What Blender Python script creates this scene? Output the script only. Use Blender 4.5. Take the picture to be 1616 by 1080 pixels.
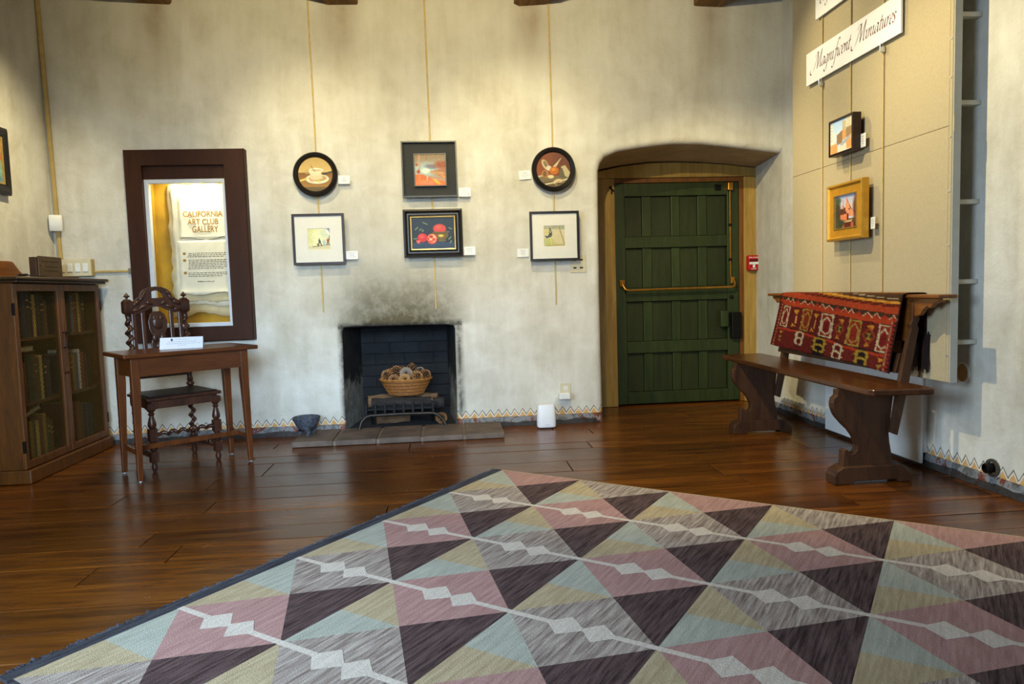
import bpy, bmesh, math, random
import numpy as np
from mathutils import Vector, Matrix
for o in list(bpy.data.objects): bpy.data.objects.remove(o)
SC = bpy.context.scene
COL = SC.collection
PI = math.pi
# ------------------------------------------------------------------ camera
YAW, PIT, ROL, FPX = math.radians(4.89), math.radians(4.245), math.radians(1.724), 1125.0
cam = bpy.data.cameras.new('camera'); camo = bpy.data.objects.new('camera', cam); COL.objects.link(camo)
cam.sensor_width = 36.0; cam.lens = 36.0 * FPX / 1616.0; cam.clip_start = 0.05
_f = Vector((math.sin(YAW)*math.cos(PIT), math.cos(YAW)*math.cos(PIT), -math.sin(PIT)))
_r = Vector((math.cos(YAW), -math.sin(YAW), 0)); _d = _f.cross(_r)
_r2 = _r*math.cos(ROL) + _d*math.sin(ROL); _d2 = -_r*math.sin(ROL) + _d*math.cos(ROL)
m = Matrix((( _r2.x, -_d2.x, -_f.x), (_r2.y, -_d2.y, -_f.y), (_r2.z, -_d2.z, -_f.z))).to_4x4()
m.translation = Vector((0, 0, 1.05)); camo.matrix_world = m
SC.camera = camo
# ------------------------------------------------------------------ view, world, lights
SC.view_settings.view_transform = 'Standard'; SC.view_settings.look = 'None'
SC.view_settings.gamma = 1.0; SC.view_settings.use_curve_mapping = False
SC.view_settings.exposure = 0.0
W = bpy.data.worlds.new('daylight'); SC.world = W; W.use_nodes = True
W.node_tree.nodes['Background'].inputs[0].default_value = (0.62, 0.78, 1.0, 1)
W.node_tree.nodes['Background'].inputs[1].default_value = .3

def area(name, loc, target, sx, sy, power, color, spread=180):
    l = bpy.data.lights.new(name, 'AREA'); l.shape = 'RECTANGLE'; l.size = sx; l.size_y = sy; l.energy = power; l.color = color; l.spread = math.radians(spread)
    o = bpy.data.objects.new(name, l); COL.objects.link(o); o.location = loc
    o.rotation_euler = (Vector(target) - Vector(loc)).to_track_quat('-Z', 'Y').to_euler(); return o
def spot(name, loc, target, power, deg, blend=1.0, color=(1, .86, .50), r=.03):
    l = bpy.data.lights.new(name, 'SPOT'); l.energy = power; l.color = color; l.spot_size = math.radians(deg); l.spot_blend = blend; l.shadow_soft_size = r
    o = bpy.data.objects.new(name, l); COL.objects.link(o); o.location = loc
    o.rotation_euler = (Vector(target) - Vector(loc)).to_track_quat('-Z', 'Y').to_euler(); return o
DAY = (.58, .78, 1.0); WARM = (1, .80, .52)
area('window_daylight_left', (-2.72, .5, 1.55), (1.0, 3.1, .0), 1.5, 1.4, 50, DAY, 84)
area('window_daylight_front', (-.4, -1.5, 1.7), (-1.35, 5.4, .1), 2.1, 1.3, 33, DAY, 44)
area('doorway_daylight_right', (3.3, 2.2, 1.2), (1.0, 2.6, .2), 1.1, 1.9, 3, DAY)
spot('track_or_fill_spot', (-1.25, 3.75, 3.08), (-.80, 5.4, 1.66), 108, 66, 1, r=.016)
spot('track_or_fill_spot', (.25, 3.75, 3.08), (.60, 5.4, 1.66), 112, 66, 1, r=.016)
spot('track_or_fill_spot', (-.05, 1.5, 2.95), (.05, 5.4, 3.25), 520, 90)  # unseen wide fill added to brighten the upper back wall, no track lamp
spot('track_or_fill_spot', (.3, 2.4, 3.08), (1.3, 4.25, 0), 250, 58, 1, r=.016)
spot('track_or_fill_spot', (1.35, 4.65, 3.1), (2.43, 4.15, 2.05), 76, 80, 1, r=.016)
spot('track_or_fill_spot', (-1.72, 4.25, 3.05), (-2.8, 4.55, 1.5), 175, 84)
spot('track_or_fill_spot', (.9, 3.32, 3.08), (2.55, 3.2, 1.35), 215, 78, .9, r=.016)
spot('track_or_fill_spot', (.2, 3.0, 3.08), (2.45, 5.5, 1.1), 430, 40, .8, r=.016)

# ------------------------------------------------------------------ helpers
def lin(c):
    r = []
    for v in c[:3]:
        v = v/255.0
        r.append(v/12.92 if v <= .04045 else ((v+.055)/1.055)**2.4)
    return tuple(r)+(1.0,)
class NT:
    def __init__(s, name):
        s.m = bpy.data.materials.new(name); s.m.use_nodes = True; s.t = s.m.node_tree; s.n = s.t.nodes; s.l = s.t.links
        s.b = s.n['Principled BSDF']; s.b.inputs['Specular IOR Level'].default_value = .35
    def add(s, ty, **k):
        n = s.n.new(ty)
        for a, b in k.items(): setattr(n, a, b)
        return n
    def co(s, kind='Object', scale=(1, 1, 1), rot=(0, 0, 0)):
        c = s.add('ShaderNodeTexCoord'); mp = s.add('ShaderNodeMapping'); mp.inputs['Scale'].default_value = scale; mp.inputs['Rotation'].default_value = rot
        s.l.new(c.outputs[kind], mp.inputs[0]); return mp.outputs[0]
    def pos(s, scale=(1, 1, 1)):
        g = s.add('ShaderNodeNewGeometry'); mp = s.add('ShaderNodeMapping'); mp.inputs['Scale'].default_value = scale
        s.l.new(g.outputs['Position'], mp.inputs[0]); return mp.outputs[0]
    def noise(s, vec, scale, detail=4, rough=.55, dist=0):
        n = s.add('ShaderNodeTexNoise'); n.inputs['Scale'].default_value = scale; n.inputs['Detail'].default_value = detail
        n.inputs['Roughness'].default_value = rough; n.inputs['Distortion'].default_value = dist
        s.l.new(vec, n.inputs['Vector']); return n.outputs['Fac']
    def math(s, op, a, b=None, c=None, clamp=False):
        n = s.add('ShaderNodeMath', operation=op); n.use_clamp = clamp
        for i, v in enumerate((a, b, c)):
            if v is None: continue
            if isinstance(v, (int, float)): n.inputs[i].default_value = v
            else: s.l.new(v, n.inputs[i])
        return n.outputs[0]
    def ramp(s, fac, stops):
        n = s.add('ShaderNodeValToRGB'); e = n.color_ramp.elements
        while len(e) < len(stops): e.new(.5)
        for i, (p, c) in enumerate(stops): e[i].position = p; e[i].color = c if len(c) == 4 else tuple(c)+(1,)
        s.l.new(fac, n.inputs[0]); return n.outputs[0]
    def mix(s, fac, a, b, mode='MIX'):
        n = s.add('ShaderNodeMix', data_type='RGBA', blend_type=mode)
        for sock, v in ((n.inputs[0], fac), (n.inputs[6], a), (n.inputs[7], b)):
            if isinstance(v, (int, float)): sock.default_value = v
            elif isinstance(v, tuple): sock.default_value = v
            else: s.l.new(v, sock)
        return n.outputs[2]
    def bump(s, h, strength=.3, dist=.01, prev=None):
        n = s.add('ShaderNodeBump'); n.inputs['Strength'].default_value = strength; n.inputs['Distance'].default_value = dist
        s.l.new(h, n.inputs['Height'])
        if prev: s.l.new(prev, n.inputs['Normal'])
        s.l.new(n.outputs[0], s.b.inputs['Normal']); return n.outputs[0]
    def set(s, base=None, rough=None, metal=None, spec=None):
        for k, v in (('Base Color', base), ('Roughness', rough), ('Metallic', metal), ('Specular IOR Level', spec)):
            if v is None: continue
            if isinstance(v, (int, float, tuple)): s.b.inputs[k].default_value = v
            else: s.l.new(v, s.b.inputs[k])
MATS = {}
def plain(name, rgb, rough=.5, metal=0.0, var=.12, scale=18, bump=.1, spec=.35):
    if name in MATS: return MATS[name]
    t = NT(name); c = lin(rgb); v = t.co()
    f = t.noise(v, scale, 3)
    d = tuple(x*(1-var) for x in c[:3])+(1,); u = tuple(min(1, x*(1+var)) for x in c[:3])+(1,)
    t.set(t.ramp(f, [(.3, d), (.7, u)]), rough, metal, spec)
    if bump: t.bump(t.noise(v, scale*4, 2), bump, .002)
    MATS[name] = t.m; return t.m
def wood(name, dark, light, rough=.4, scale=(1, 1, 8), rand=0.0, spec=.4, grain=6, bump=.15):
    """grain runs along the axis with the smallest scale"""
    if name in MATS: return MATS[name]
    t = NT(name); v = t.co('Object', scale)
    if rand:
        oi = t.add('ShaderNodeObjectInfo'); ad = t.add('ShaderNodeVectorMath', operation='MULTIPLY_ADD')
        t.l.new(oi.outputs['Random'], ad.inputs[0]); ad.inputs[1].default_value = (37, 53, 71); t.l.new(v, ad.inputs[2]); v = ad.outputs[0]
    f1 = t.noise(v, grain, 5, .6, .6); f2 = t.noise(v, grain*5, 3, .6)
    f = t.math('ADD', t.math('MULTIPLY', f1, .75), t.math('MULTIPLY', f2, .25))
    c = t.ramp(f, [(.3, lin(dark)), (.7, lin(light))])
    if rand:
        hs = t.add('ShaderNodeHueSaturation'); t.l.new(c, hs.inputs['Color'])
        t.l.new(t.math('MULTIPLY_ADD', oi.outputs['Random'], rand*2, 1-rand), hs.inputs['Value']); c = hs.outputs[0]
    t.set(c, rough, 0.0, spec); t.bump(f, bump, .003)
    MATS[name] = t.m; return t.m
def painted():
    if 'painted' in MATS: return MATS['painted']
    t = NT('painted_pigment'); a = t.add('ShaderNodeAttribute', attribute_name='Col')
    t.set(a.outputs['Color'], .55); t.bump(t.noise(t.co(), 300, 2), .15, .001); MATS['painted'] = t.m; return t.m
def woven():
    if 'woven' in MATS: return MATS['woven']
    t = NT('woven_wool'); a = t.add('ShaderNodeAttribute', attribute_name='Col')
    n = t.noise(t.co('Object', (1, 1, 1)), 260, 3); c = t.mix(.35, a.outputs['Color'], t.ramp(n, [(.3, (.25, .25, .25, 1)), (.7, (1, 1, 1, 1))]), 'MULTIPLY')
    t.set(c, .9, 0.0, .1); t.bump(n, .5, .003); MATS['woven'] = t.m; return t.m

class MB:
    def __init__(s): s.v = []; s.f = []; s.mi = []; s.k = 0; s.sm = False
    def q(s, pts, mi=None):
        b = len(s.v); s.v += [tuple(p) for p in pts]; s.f.append(tuple(range(b, b+len(pts)))); s.mi.append(s.k if mi is None else mi)
    def box(s, x0, x1, y0, y1, z0, z1):
        b = len(s.v); s.v += [(x, y, z) for z in (z0, z1) for y in (y0, y1) for x in (x0, x1)]
        for f in ((0, 2, 3, 1), (4, 5, 7, 6), (0, 1, 5, 4), (1, 3, 7, 5), (3, 2, 6, 7), (2, 0, 4, 6)): s.f.append(tuple(b+i for i in f)); s.mi.append(s.k)
        return s
    def prism(s, poly, axis, a, b):
        """poly: 2D points; axis 'x' -> (y,z), 'y' -> (x,z), 'z' -> (x,y)"""
        mk = {'x': lambda p, t: (t, p[0], p[1]), 'y': lambda p, t: (p[0], t, p[1]), 'z': lambda p, t: (p[0], p[1], t)}[axis]
        n = len(poly); o = len(s.v); s.v += [mk(p, a) for p in poly]+[mk(p, b) for p in poly]
        s.f += [tuple(o+i for i in range(n))[::-1], tuple(o+n+i for i in range(n))]; s.mi += [s.k]*2
        for i in range(n): j = (i+1) % n; s.f.append((o+i, o+j, o+n+j, o+n+i)); s.mi.append(s.k)
        return s
    def rings(s, rings, close=True, caps=True):
        n = len(rings[0]); o = len(s.v)
        for r in rings: s.v += [tuple(p) for p in r]
        for i in range(len(rings)-1):
            for j in range(n if close else n-1):
                k = (j+1) % n; s.f.append((o+i*n+j, o+i*n+k, o+(i+1)*n+k, o+(i+1)*n+j)); s.mi.append(s.k)
        if caps and close:
            s.f.append(tuple(o+j for j in range(n))[::-1]); s.f.append(tuple(o+(len(rings)-1)*n+j for j in range(n))); s.mi += [s.k]*2
        return s
    def lathe(s, prof, cx=0, cy=0, n=16, caps=True):
        return s.rings([[(cx+r*math.cos(2*PI*j/n), cy+r*math.sin(2*PI*j/n), z) for j in range(n)] for r, z in prof], True, caps)
    def tube(s, pts, r, n=8):
        P = [Vector(p) for p in pts]; R = r if isinstance(r, (list, tuple)) else [r]*len(P); rg = []
        up = Vector((0.013, .02, 1))
        for i, p in enumerate(P):
            d = (P[min(i+1, len(P)-1)]-P[max(i-1, 0)]).normalized()
            a = d.cross(up)
            if a.length < .1: a = d.cross(Vector((1, .01, 0)))
            a.normalize(); b = d.cross(a); 
            rg.append([p+a*R[i]*math.cos(2*PI*j/n)+b*R[i]*math.sin(2*PI*j/n) for j in range(n)])
        return s.rings(rg)
    def sph(s, c, r, n=10, m=7):
        rx, ry, rz = r if isinstance(r, tuple) else (r, r, r)
        return s.rings([[(c[0]+rx*math.sin(t)*math.cos(2*PI*j/n), c[1]+ry*math.sin(t)*math.sin(2*PI*j/n), c[2]-rz*math.cos(t)) for j in range(n)] for t in [PI*(i+.02)/(m+.04) for i in range(m+1)]])
    def frame(s, w, h, prof, cz=0.0, cx=0.0):
        """mitred rectangular frame in the XZ plane; prof: (inset, y)"""
        rg = []
        for ins, y in prof:
            a, b = w/2-ins, h/2-ins; rg.append([(cx-a, y, cz-b), (cx+a, y, cz-b), (cx+a, y, cz+b), (cx-a, y, cz+b)])
        return s.rings(rg, True, False)
    def build(s, name, mat, parent=None, world=True, smooth=False, bevel=0, seg=2, loc=None):
        """world: vertices given in world coordinates"""
        me = bpy.data.meshes.new(name); v = s.v
        o = bpy.data.objects.new(name, me); COL.objects.link(o)
        if world:
            if parent is not None: off = parent.get('_w', (0, 0, 0))
            else:
                a = np.array(v); off = ((a[:, 0].min()+a[:, 0].max())/2, (a[:, 1].min()+a[:, 1].max())/2, a[:, 2].min()); off = tuple(float(c) for c in off)
                o.location = off
            o['_w'] = off if parent is None else tuple(off)
            v = [(p[0]-off[0], p[1]-off[1], p[2]-off[2]) for p in v]
        me.from_pydata(v, [], s.f)
        for mm in (mat if isinstance(mat, (list, tuple)) else [mat]): me.materials.append(mm)
        if any(s.mi): me.polygons.foreach_set('material_index', s.mi)
        bm = bmesh.new(); bm.from_mesh(me); bmesh.ops.recalc_face_normals(bm, faces=bm.faces); bm.to_mesh(me); bm.free()
        if smooth:
            me.polygons.foreach_set('use_smooth', [True]*len(me.polygons))
            if smooth != 'all':
                try: me.set_sharp_from_angle(angle=math.radians(45))
                except Exception: pass
        if bevel:
            b = o.modifiers.new('bevel', 'BEVEL'); b.width = bevel; b.segments = seg; b.limit_method = 'ANGLE'; b.angle_limit = math.radians(40)
        if parent is not None: o.parent = parent
        if loc is not None: o.location = loc
        return o
def tag(o, label, cat, group=None):
    o['label'] = label; o['category'] = cat
    if group: o['group'] = group
    return o
def thing(name, label, cat, loc=(0, 0, 0), rotz=0, group=None):
    o = bpy.data.objects.new(name, None); COL.objects.link(o); o.location = loc; o.rotation_euler = (0, 0, rotz); o.empty_display_size = .1
    o['_w'] = tuple(float(c) for c in loc)
    return tag(o, label, cat, group)
def struct(o, label=None, cat=None):
    o['kind'] = 'structure'
    if label: o['label'] = label
    if cat: o['category'] = cat
    return o
def sempty(name, loc, label, cat):
    o = thing(name, label, cat, loc); o['kind'] = 'structure'; return o
def share(name, me, parent, loc=(0, 0, 0), rot=(0, 0, 0), sc=(1, 1, 1)):
    o = bpy.data.objects.new(name, me); COL.objects.link(o); o.parent = parent; o.location = loc; o.rotation_euler = rot; o.scale = sc; return o

# painted canvases: small pictures made of coloured cells
class Canvas:
    def __init__(s, w, h, bg):
        s.w, s.h = w, h; s.a = np.zeros((h, w, 3)); s.a[:] = bg
        yy, xx = np.mgrid[0:h, 0:w]; s.x = (xx+.5)/w; s.y = (yy+.5)/h
        s.rng = np.random.RandomState(w*7+h)
    def put(s, m, c): 
        m = np.clip(m, 0, 1)[..., None]; s.a = s.a*(1-m)+np.array(c, float)*m
    def vgrad(s, y0, y1, c0, c1):
        t = np.clip((s.y-y0)/(y1-y0), 0, 1)[..., None]; m = ((s.y >= y0) & (s.y <= y1))[..., None]
        s.a = np.where(m, np.array(c0, float)*(1-t)+np.array(c1, float)*t, s.a)
    def ell(s, cx, cy, rx, ry, c, rot=0, soft=.12, al=1):
        ca, sa = math.cos(rot), math.sin(rot); X = ((s.x-cx)*ca+(s.y-cy)*sa)/rx; Y = (-(s.x-cx)*sa+(s.y-cy)*ca)/ry
        s.put(al*np.clip((1-np.hypot(X, Y))/soft+.5, 0, 1), c)
    def ring(s, cx, cy, rx, ry, wd, c):
        r = np.hypot((s.x-cx)/rx, (s.y-cy)/ry); s.put(np.clip((wd-abs(r-1))/.08+.5, 0, 1), c)
    def poly(s, pts, c, al=1):
        ins = np.zeros_like(s.x, bool); n = len(pts)
        for i in range(n):
            x0, y0 = pts[i]; x1, y1 = pts[(i+1) % n]
            cr = ((y0 > s.y) != (y1 > s.y)) & (s.x < (x1-x0)*(s.y-y0)/((y1-y0) or 1e-9)+x0); ins ^= cr
        s.put(ins*al, c)
    def line(s, pts, wd, c, al=1):
        for (x0, y0), (x1, y1) in zip(pts, pts[1:]):
            dx, dy = x1-x0, y1-y0; t = np.clip(((s.x-x0)*dx+(s.y-y0)*dy)/(dx*dx+dy*dy+1e-9), 0, 1)
            s.put(al*np.clip((wd-np.hypot(s.x-x0-t*dx, s.y-y0-t*dy))/(wd*.5)+.5, 0, 1), c)
    def speck(s, amt, k=1):
        n = s.rng.randn(s.h//k+1, s.w//k+1); n = np.kron(n, np.ones((k, k)))[:s.h, :s.w]; s.a = np.clip(s.a+(n*amt)[..., None], 0, 255)
    def lincol(s):
        v = np.clip(s.a/255, 0, 1); l = np.where(v <= .04045, v/12.92, ((v+.055)/1.055)**2.4); return np.concatenate([l, np.ones(l.shape[:2]+(1,))], 2)
def colour_mesh(o, cols):
    at = o.data.color_attributes.new('Col', 'FLOAT_COLOR', 'POINT'); at.data.foreach_set('color', np.asarray(cols, dtype=np.float32).ravel())
def picture_face(name, cv, w, h, y, parent, cx=0, cz=0, roundc=False):
    """the painted face as a grid of coloured points in the local XZ plane"""
    H, Wd = cv.h, cv.w
    X = (np.arange(Wd)/(Wd-1)-.5)*w+cx; Z = (.5-np.arange(H)/(H-1))*h+cz
    vs = [(float(x), y, float(z)) for z in Z for x in X]; fs = []
    for i in range(H-1):
        for j in range(Wd-1):
            if roundc and ((j+.5)/(Wd-1)-.5)**2+((i+.5)/(H-1)-.5)**2 > .262: continue
            fs.append((i*Wd+j, (i+1)*Wd+j, (i+1)*Wd+j+1, i*Wd+j+1))
    b = MB(); b.v = vs; b.f = fs; b.mi = [0]*len(fs)
    o = b.build(name, painted(), parent, world=False); colour_mesh(o, cv.lincol().reshape(-1, 4)); return o
def text_mesh(txt, size, mat, name, parent, loc, rot=(PI/2, 0, 0), shear=0.0, bold=0.0, sx=1.0, fit=None):
    c = bpy.data.curves.new(name, 'FONT'); c.body = txt; c.size = size; c.align_x = 'CENTER'; c.align_y = 'CENTER'; c.shear = shear; c.offset = bold; c.extrude = .0004; c.resolution_u = 3
    t = bpy.data.objects.new(name, c); COL.objects.link(t); dg = bpy.context.evaluated_depsgraph_get()
    me = bpy.data.meshes.new_from_object(t.evaluated_get(dg)); bpy.data.objects.remove(t); me.name = name
    me.materials.clear(); me.materials.append(mat)
    o = bpy.data.objects.new(name, me); COL.objects.link(o); o.parent = parent; o.location = loc; o.rotation_euler = rot; o.scale = (sx if not fit else fit/max(o.dimensions.x, 1e-4), 1, 1); return o
# ------------------------------------------------------------------ setting: materials
XL, XR, YB, ZC, YF = -2.80, 2.60, 5.40, 3.40, -1.6
ZIG0, ZIGH, ZIGP = .078, .046, .062
def plaster(name, axis, soot=False, zig=True):
    t = NT(name); p = t.pos(); sx = t.add('ShaderNodeSeparateXYZ'); t.l.new(p, sx.inputs[0]); X, Y, Z = sx.outputs
    n1 = t.noise(p, 1.3, 5, .6, .3); n2 = t.noise(p, 6, 5, .6, .5); n3 = t.noise(t.pos((3, 3, .5)), 3.0, 4, .6)
    f = t.math('ADD', t.math('MULTIPLY', n1, .45), t.math('ADD', t.math('MULTIPLY', n2, .3), t.math('MULTIPLY', n3, .25)))
    c = t.ramp(f, [(.33, lin((178, 172, 154))), (.5, lin((206, 202, 190))), (.64, lin((222, 220, 211)))])
    # dusty grime high on the wall and under each beam end
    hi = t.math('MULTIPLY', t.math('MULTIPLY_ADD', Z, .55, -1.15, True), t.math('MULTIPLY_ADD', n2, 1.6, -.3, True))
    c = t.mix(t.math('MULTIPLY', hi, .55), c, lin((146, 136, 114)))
    if soot:
        for bx in (-2.0, -.70, .68, 2.04):
            d = t.math('ABSOLUTE', t.math('SUBTRACT', X, bx)); k = t.math('MULTIPLY', t.math('MULTIPLY_ADD', d, -5.5, 1.0, True), t.math('MULTIPLY_ADD', Z, 2.2, -5.7, True))
            c = t.mix(t.math('MULTIPLY', k, t.math('MULTIPLY_ADD', n2, 1.2, -.1, True)), c, lin((132, 104, 70)))
        # smoke stain above the firebox opening
        dx = t.math('ABSOLUTE', t.math('ADD', X, .375)); n4 = t.noise(p, 11, 6, .7, .15)
        wd = t.math('MULTIPLY_ADD', dx, -3.0, 1.65, True); hh = t.math('MULTIPLY_ADD', Z, -1.9, 2.55, True); lo = t.math('MULTIPLY_ADD', Z, 30, -23.6, True)
        k = t.math('MULTIPLY', t.math('MULTIPLY', wd, hh), t.math('MULTIPLY', lo, t.math('MULTIPLY_ADD', n4, 1.9, -.08, True)))
        c = t.mix(t.math('MULTIPLY', k, 1.15, None, True), c, lin((42, 40, 34)))
        k = t.math('MULTIPLY', t.math('MULTIPLY', t.math('MULTIPLY_ADD', dx, -1.25, 1.1, True), t.math('MULTIPLY_ADD', Z, -1.0, 2.2, True)), t.math('MULTIPLY', lo, .38))
        c = t.mix(k, c, lin((138, 128, 98)))
        # scorched rim of the opening
        ex = t.math('MULTIPLY_ADD', t.math('ABSOLUTE', t.math('SUBTRACT', dx, .435)), -24, 1.0, True); ez = t.math('MULTIPLY_ADD', t.math('ABSOLUTE', t.math('SUBTRACT', Z, .80)), -22, 1.0, True)
        ex = t.math('MULTIPLY', ex, t.math('LESS_THAN', Z, .82)); ez = t.math('MULTIPLY', ez, t.math('LESS_THAN', dx, .46))
        k = t.math('MULTIPLY', t.math('MAXIMUM', ex, ez), t.math('MULTIPLY_ADD', n4, 3, -.6, True))
        c = t.mix(t.math('MULTIPLY', k, .9), c, lin((48, 42, 36)))
    if zig:
        U = X if axis == 'x' else Y
        wob = t.math('MULTIPLY', t.math('SUBTRACT', t.noise(p, 14, 2), .5), .016)
        u = t.math('ADD', U, wob); fr = t.math('FRACT', t.math('DIVIDE', u, ZIGP)); tri = t.math('SUBTRACT', 1.0, t.math('MULTIPLY', t.math('ABSOLUTE', t.math('SUBTRACT', fr, .5)), 2))
        d = t.math('SUBTRACT', t.math('SUBTRACT', Z, ZIG0), t.math('MULTIPLY', tri, ZIGH))
        wear = t.math('MULTIPLY_ADD', t.noise(p, 22, 4, .7), 2.4, -.45, True)
        low = t.math('GREATER_THAN', Z, ZIG0-.012)
        wh = t.math('MULTIPLY', t.math('LESS_THAN', d, .004), low); og = t.math('LESS_THAN', d, -.010)
        bl = t.math('MULTIPLY', t.math('LESS_THAN', t.math('ABSOLUTE', t.math('SUBTRACT', d, .009)), .0050), low)
        c = t.mix(t.math('MULTIPLY', bl, t.math('MULTIPLY_ADD', wear, .6, .3, True)), c, lin((50, 44, 42)))
        c = t.mix(wh, c, lin((222, 212, 196))); c = t.mix(t.math('MULTIPLY', t.math('MULTIPLY', og, low), t.math('MULTIPLY_ADD', wear, .5, .5)), c, lin((204, 154, 82)))
        c = t.mix(t.math('MULTIPLY', t.math('LESS_THAN', Z, ZIG0-.002), wear), c, lin((112, 50, 38)))
    t.set(c, .88, 0.0, .15)
    b1 = t.bump(t.math('ADD', t.math('MULTIPLY', n2, .6), t.math('MULTIPLY', t.noise(p, 30, 5, .65), .4)), .55, .018)
    return t.m
M_BACK = plaster('plaster_back', 'x', True); M_SIDE = plaster('plaster_side', 'y'); M_REV = plaster('plaster_reveal', 'y', False, False)
M_SOFF = plain('shade_tinted_soffit_plaster', (170, 144, 106), .9, var=.18, scale=5, bump=.3)  # brown tint paints in the warm shade under the doorway arch
def curb_mat():
    t = NT('worn_painted_curb'); p = t.pos(); sx = t.add('ShaderNodeSeparateXYZ'); t.l.new(p, sx.inputs[0])
    n = t.noise(p, 9, 5, .7, .6); c = t.ramp(n, [(.34, lin((58, 52, 48))), (.44, lin((98, 98, 98))), (.54, lin((132, 136, 138))), (.60, lin((108, 56, 44)))])
    k = t.math('MULTIPLY', t.math('LESS_THAN', t.math('ADD', sx.outputs[2], t.math('MULTIPLY', t.noise(p, 5, 3), .05)), .062), .9)
    c = t.mix(k, c, lin((40, 34, 30))); t.set(c, .7); t.bump(t.noise(p, 40, 3), .5, .006); return t.m
M_CURB = curb_mat()
M_CEIL = plain('ceiling_boards', (120, 96, 66), .8)
M_BEAM = wood('old_beam', (70, 46, 22), (142, 104, 56), .8, (6, .8, 6), bump=.6)
M_SUB = plain('subfloor_dark', (22, 14, 9), .9, bump=0)
M_DARKHOLE = plain('dark_gap', (14, 12, 11), .9, bump=0)
def floor_mat():
    t = NT('varnished_planks'); v = t.co('Object', (.45, 4, 1)); oi = t.add('ShaderNodeObjectInfo')
    ad = t.add('ShaderNodeVectorMath', operation='MULTIPLY_ADD'); t.l.new(oi.outputs['Random'], ad.inputs[0]); ad.inputs[1].default_value = (31, 47, 3); t.l.new(v, ad.inputs[2]); v = ad.outputs[0]
    f1 = t.noise(v, 3.2, 6, .62, 1.0); f2 = t.noise(v, 14, 3, .6); big = t.noise(t.pos(), 1.1, 3)
    f = t.math('ADD', t.math('MULTIPLY', f1, .6), t.math('ADD', t.math('MULTIPLY', f2, .2), t.math('MULTIPLY', big, .2)))
    c = t.ramp(f, [(.32, lin((48, 23, 5))), (.46, lin((92, 49, 12))), (.58, lin((118, 67, 18))), (.7, lin((138, 83, 26)))])
    hs = t.add('ShaderNodeHueSaturation'); t.l.new(c, hs.inputs['Color']); t.l.new(t.math('MULTIPLY_ADD', oi.outputs['Random'], .42, .72), hs.inputs['Value'])
    # knots
    kn = t.math('MULTIPLY_ADD', t.noise(t.pos((1, 2.2, 1)), 3.3, 2), 9, -6.0, True); c = t.mix(t.math('MULTIPLY', kn, .8), hs.outputs[0], lin((30, 16, 9)))
    r = t.math('MULTIPLY_ADD', t.noise(t.pos(), 5, 4), .18, .15); t.set(c, r, 0.0, .32)
    t.bump(t.math('ADD', f, t.math('MULTIPLY', t.noise(t.pos((1, 3, 1)), 2.2, 2), .8)), .07, .008); return t.m
M_FLOOR = floor_mat()

# ------------------------------------------------------------------ back wall with its openings
FP = [(-.815, 0), (-.812, .4), (-.808, .77), (-.798, .798), (-.74, .806), (-.37, .803), (-.02, .797), (.022, .79), (.032, .765), (.03, .4), (.026, 0)]
DR = [(1.158, 0), (1.153, .5), (1.153, 1.1), (1.158, 1.7), (1.162, 1.93), (1.178, 1.985), (1.212, 2.03), (1.31, 2.071), (1.482, 2.098), (1.729, 2.123), (1.977, 2.12), (2.227, 2.093), (2.428, 2.066), (2.60, 2.045)]
DRB = [(1.17, 0), (1.17, .5), (1.17, 1.1), (1.17, 1.7), (1.175, 1.93), (1.19, 1.99), (1.22, 2.015), (1.33, 2.04), (1.482, 2.068), (1.729, 2.094), (1.977, 2.097), (2.227, 2.086), (2.428, 2.07), (2.70, 2.035)]
NI = (-2.16, -1.55, .82, 1.98)
def outset(path, r):
    out = []
    for i, p in enumerate(path):
        a = Vector(path[max(i-1, 0)]); b = Vector(path[min(i+1, len(path)-1)]); d = (b-a).normalized(); nrm = Vector((-d.y, d.x))
        if i == 0 or i == len(path)-1: nrm = Vector((nrm.x, 0)) if abs(nrm.x) > .5 else Vector((0, nrm.y))
        out.append((p[0]+nrm.x*r, p[1]+nrm.y*r))
    return out
def wall_back():
    rF, rD = .022, .05
    fp, dr = outset(FP, rF), outset(DR, rD)
    loop = [(XL, 0)]+fp+dr+[(XR, ZC), (XL, ZC)]
    bm = bmesh.new(); vs = [bm.verts.new((x, YB, z)) for x, z in loop]
    es = [bm.edges.new((vs[i], vs[(i+1) % len(vs)])) for i in range(len(vs))]
    hv = [bm.verts.new((x, YB, z)) for x, z in ((NI[0], NI[2]), (NI[1], NI[2]), (NI[1], NI[3]), (NI[0], NI[3]))]
    es += [bm.edges.new((hv[i], hv[(i+1) % 4])) for i in range(4)]
    bmesh.ops.triangle_fill(bm, use_beauty=True, use_dissolve=False, edges=es, normal=(0, -1, 0))
    b = MB(); bm.verts.index_update(); b.v = [tuple(v.co) for v in bm.verts]
    for f in bm.faces: b.f.append(tuple(v.index for v in f.verts)); b.mi.append(0)
    bm.free()
    for path, r in ((FP, rF), (DR, rD)):
        rg = []
        for k in range(7):
            th = PI/2*k/6; rr = outset(path, r*(1-math.sin(th))); y = YB+r*(1-math.cos(th))
            rg.append([(x, y, z) for x, z in rr])
        b.rings(rg, False, False)
    o = b.build('wall_back', M_BACK, None, smooth=True); return o
wb = struct(wall_back(), 'cream plastered adobe back wall with soot stain over fireplace', 'wall')
# deep reveal of the doorway (plaster)
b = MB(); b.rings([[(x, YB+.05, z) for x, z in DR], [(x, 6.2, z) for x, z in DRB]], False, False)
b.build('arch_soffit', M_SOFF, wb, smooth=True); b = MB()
b.q([(2.60, YB, 0), (2.60, YB, 2.06), (2.695, 6.2, 2.05), (2.695, 6.2, 0)])
b.build('door_reveal', M_REV, wb, smooth=True)
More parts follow.
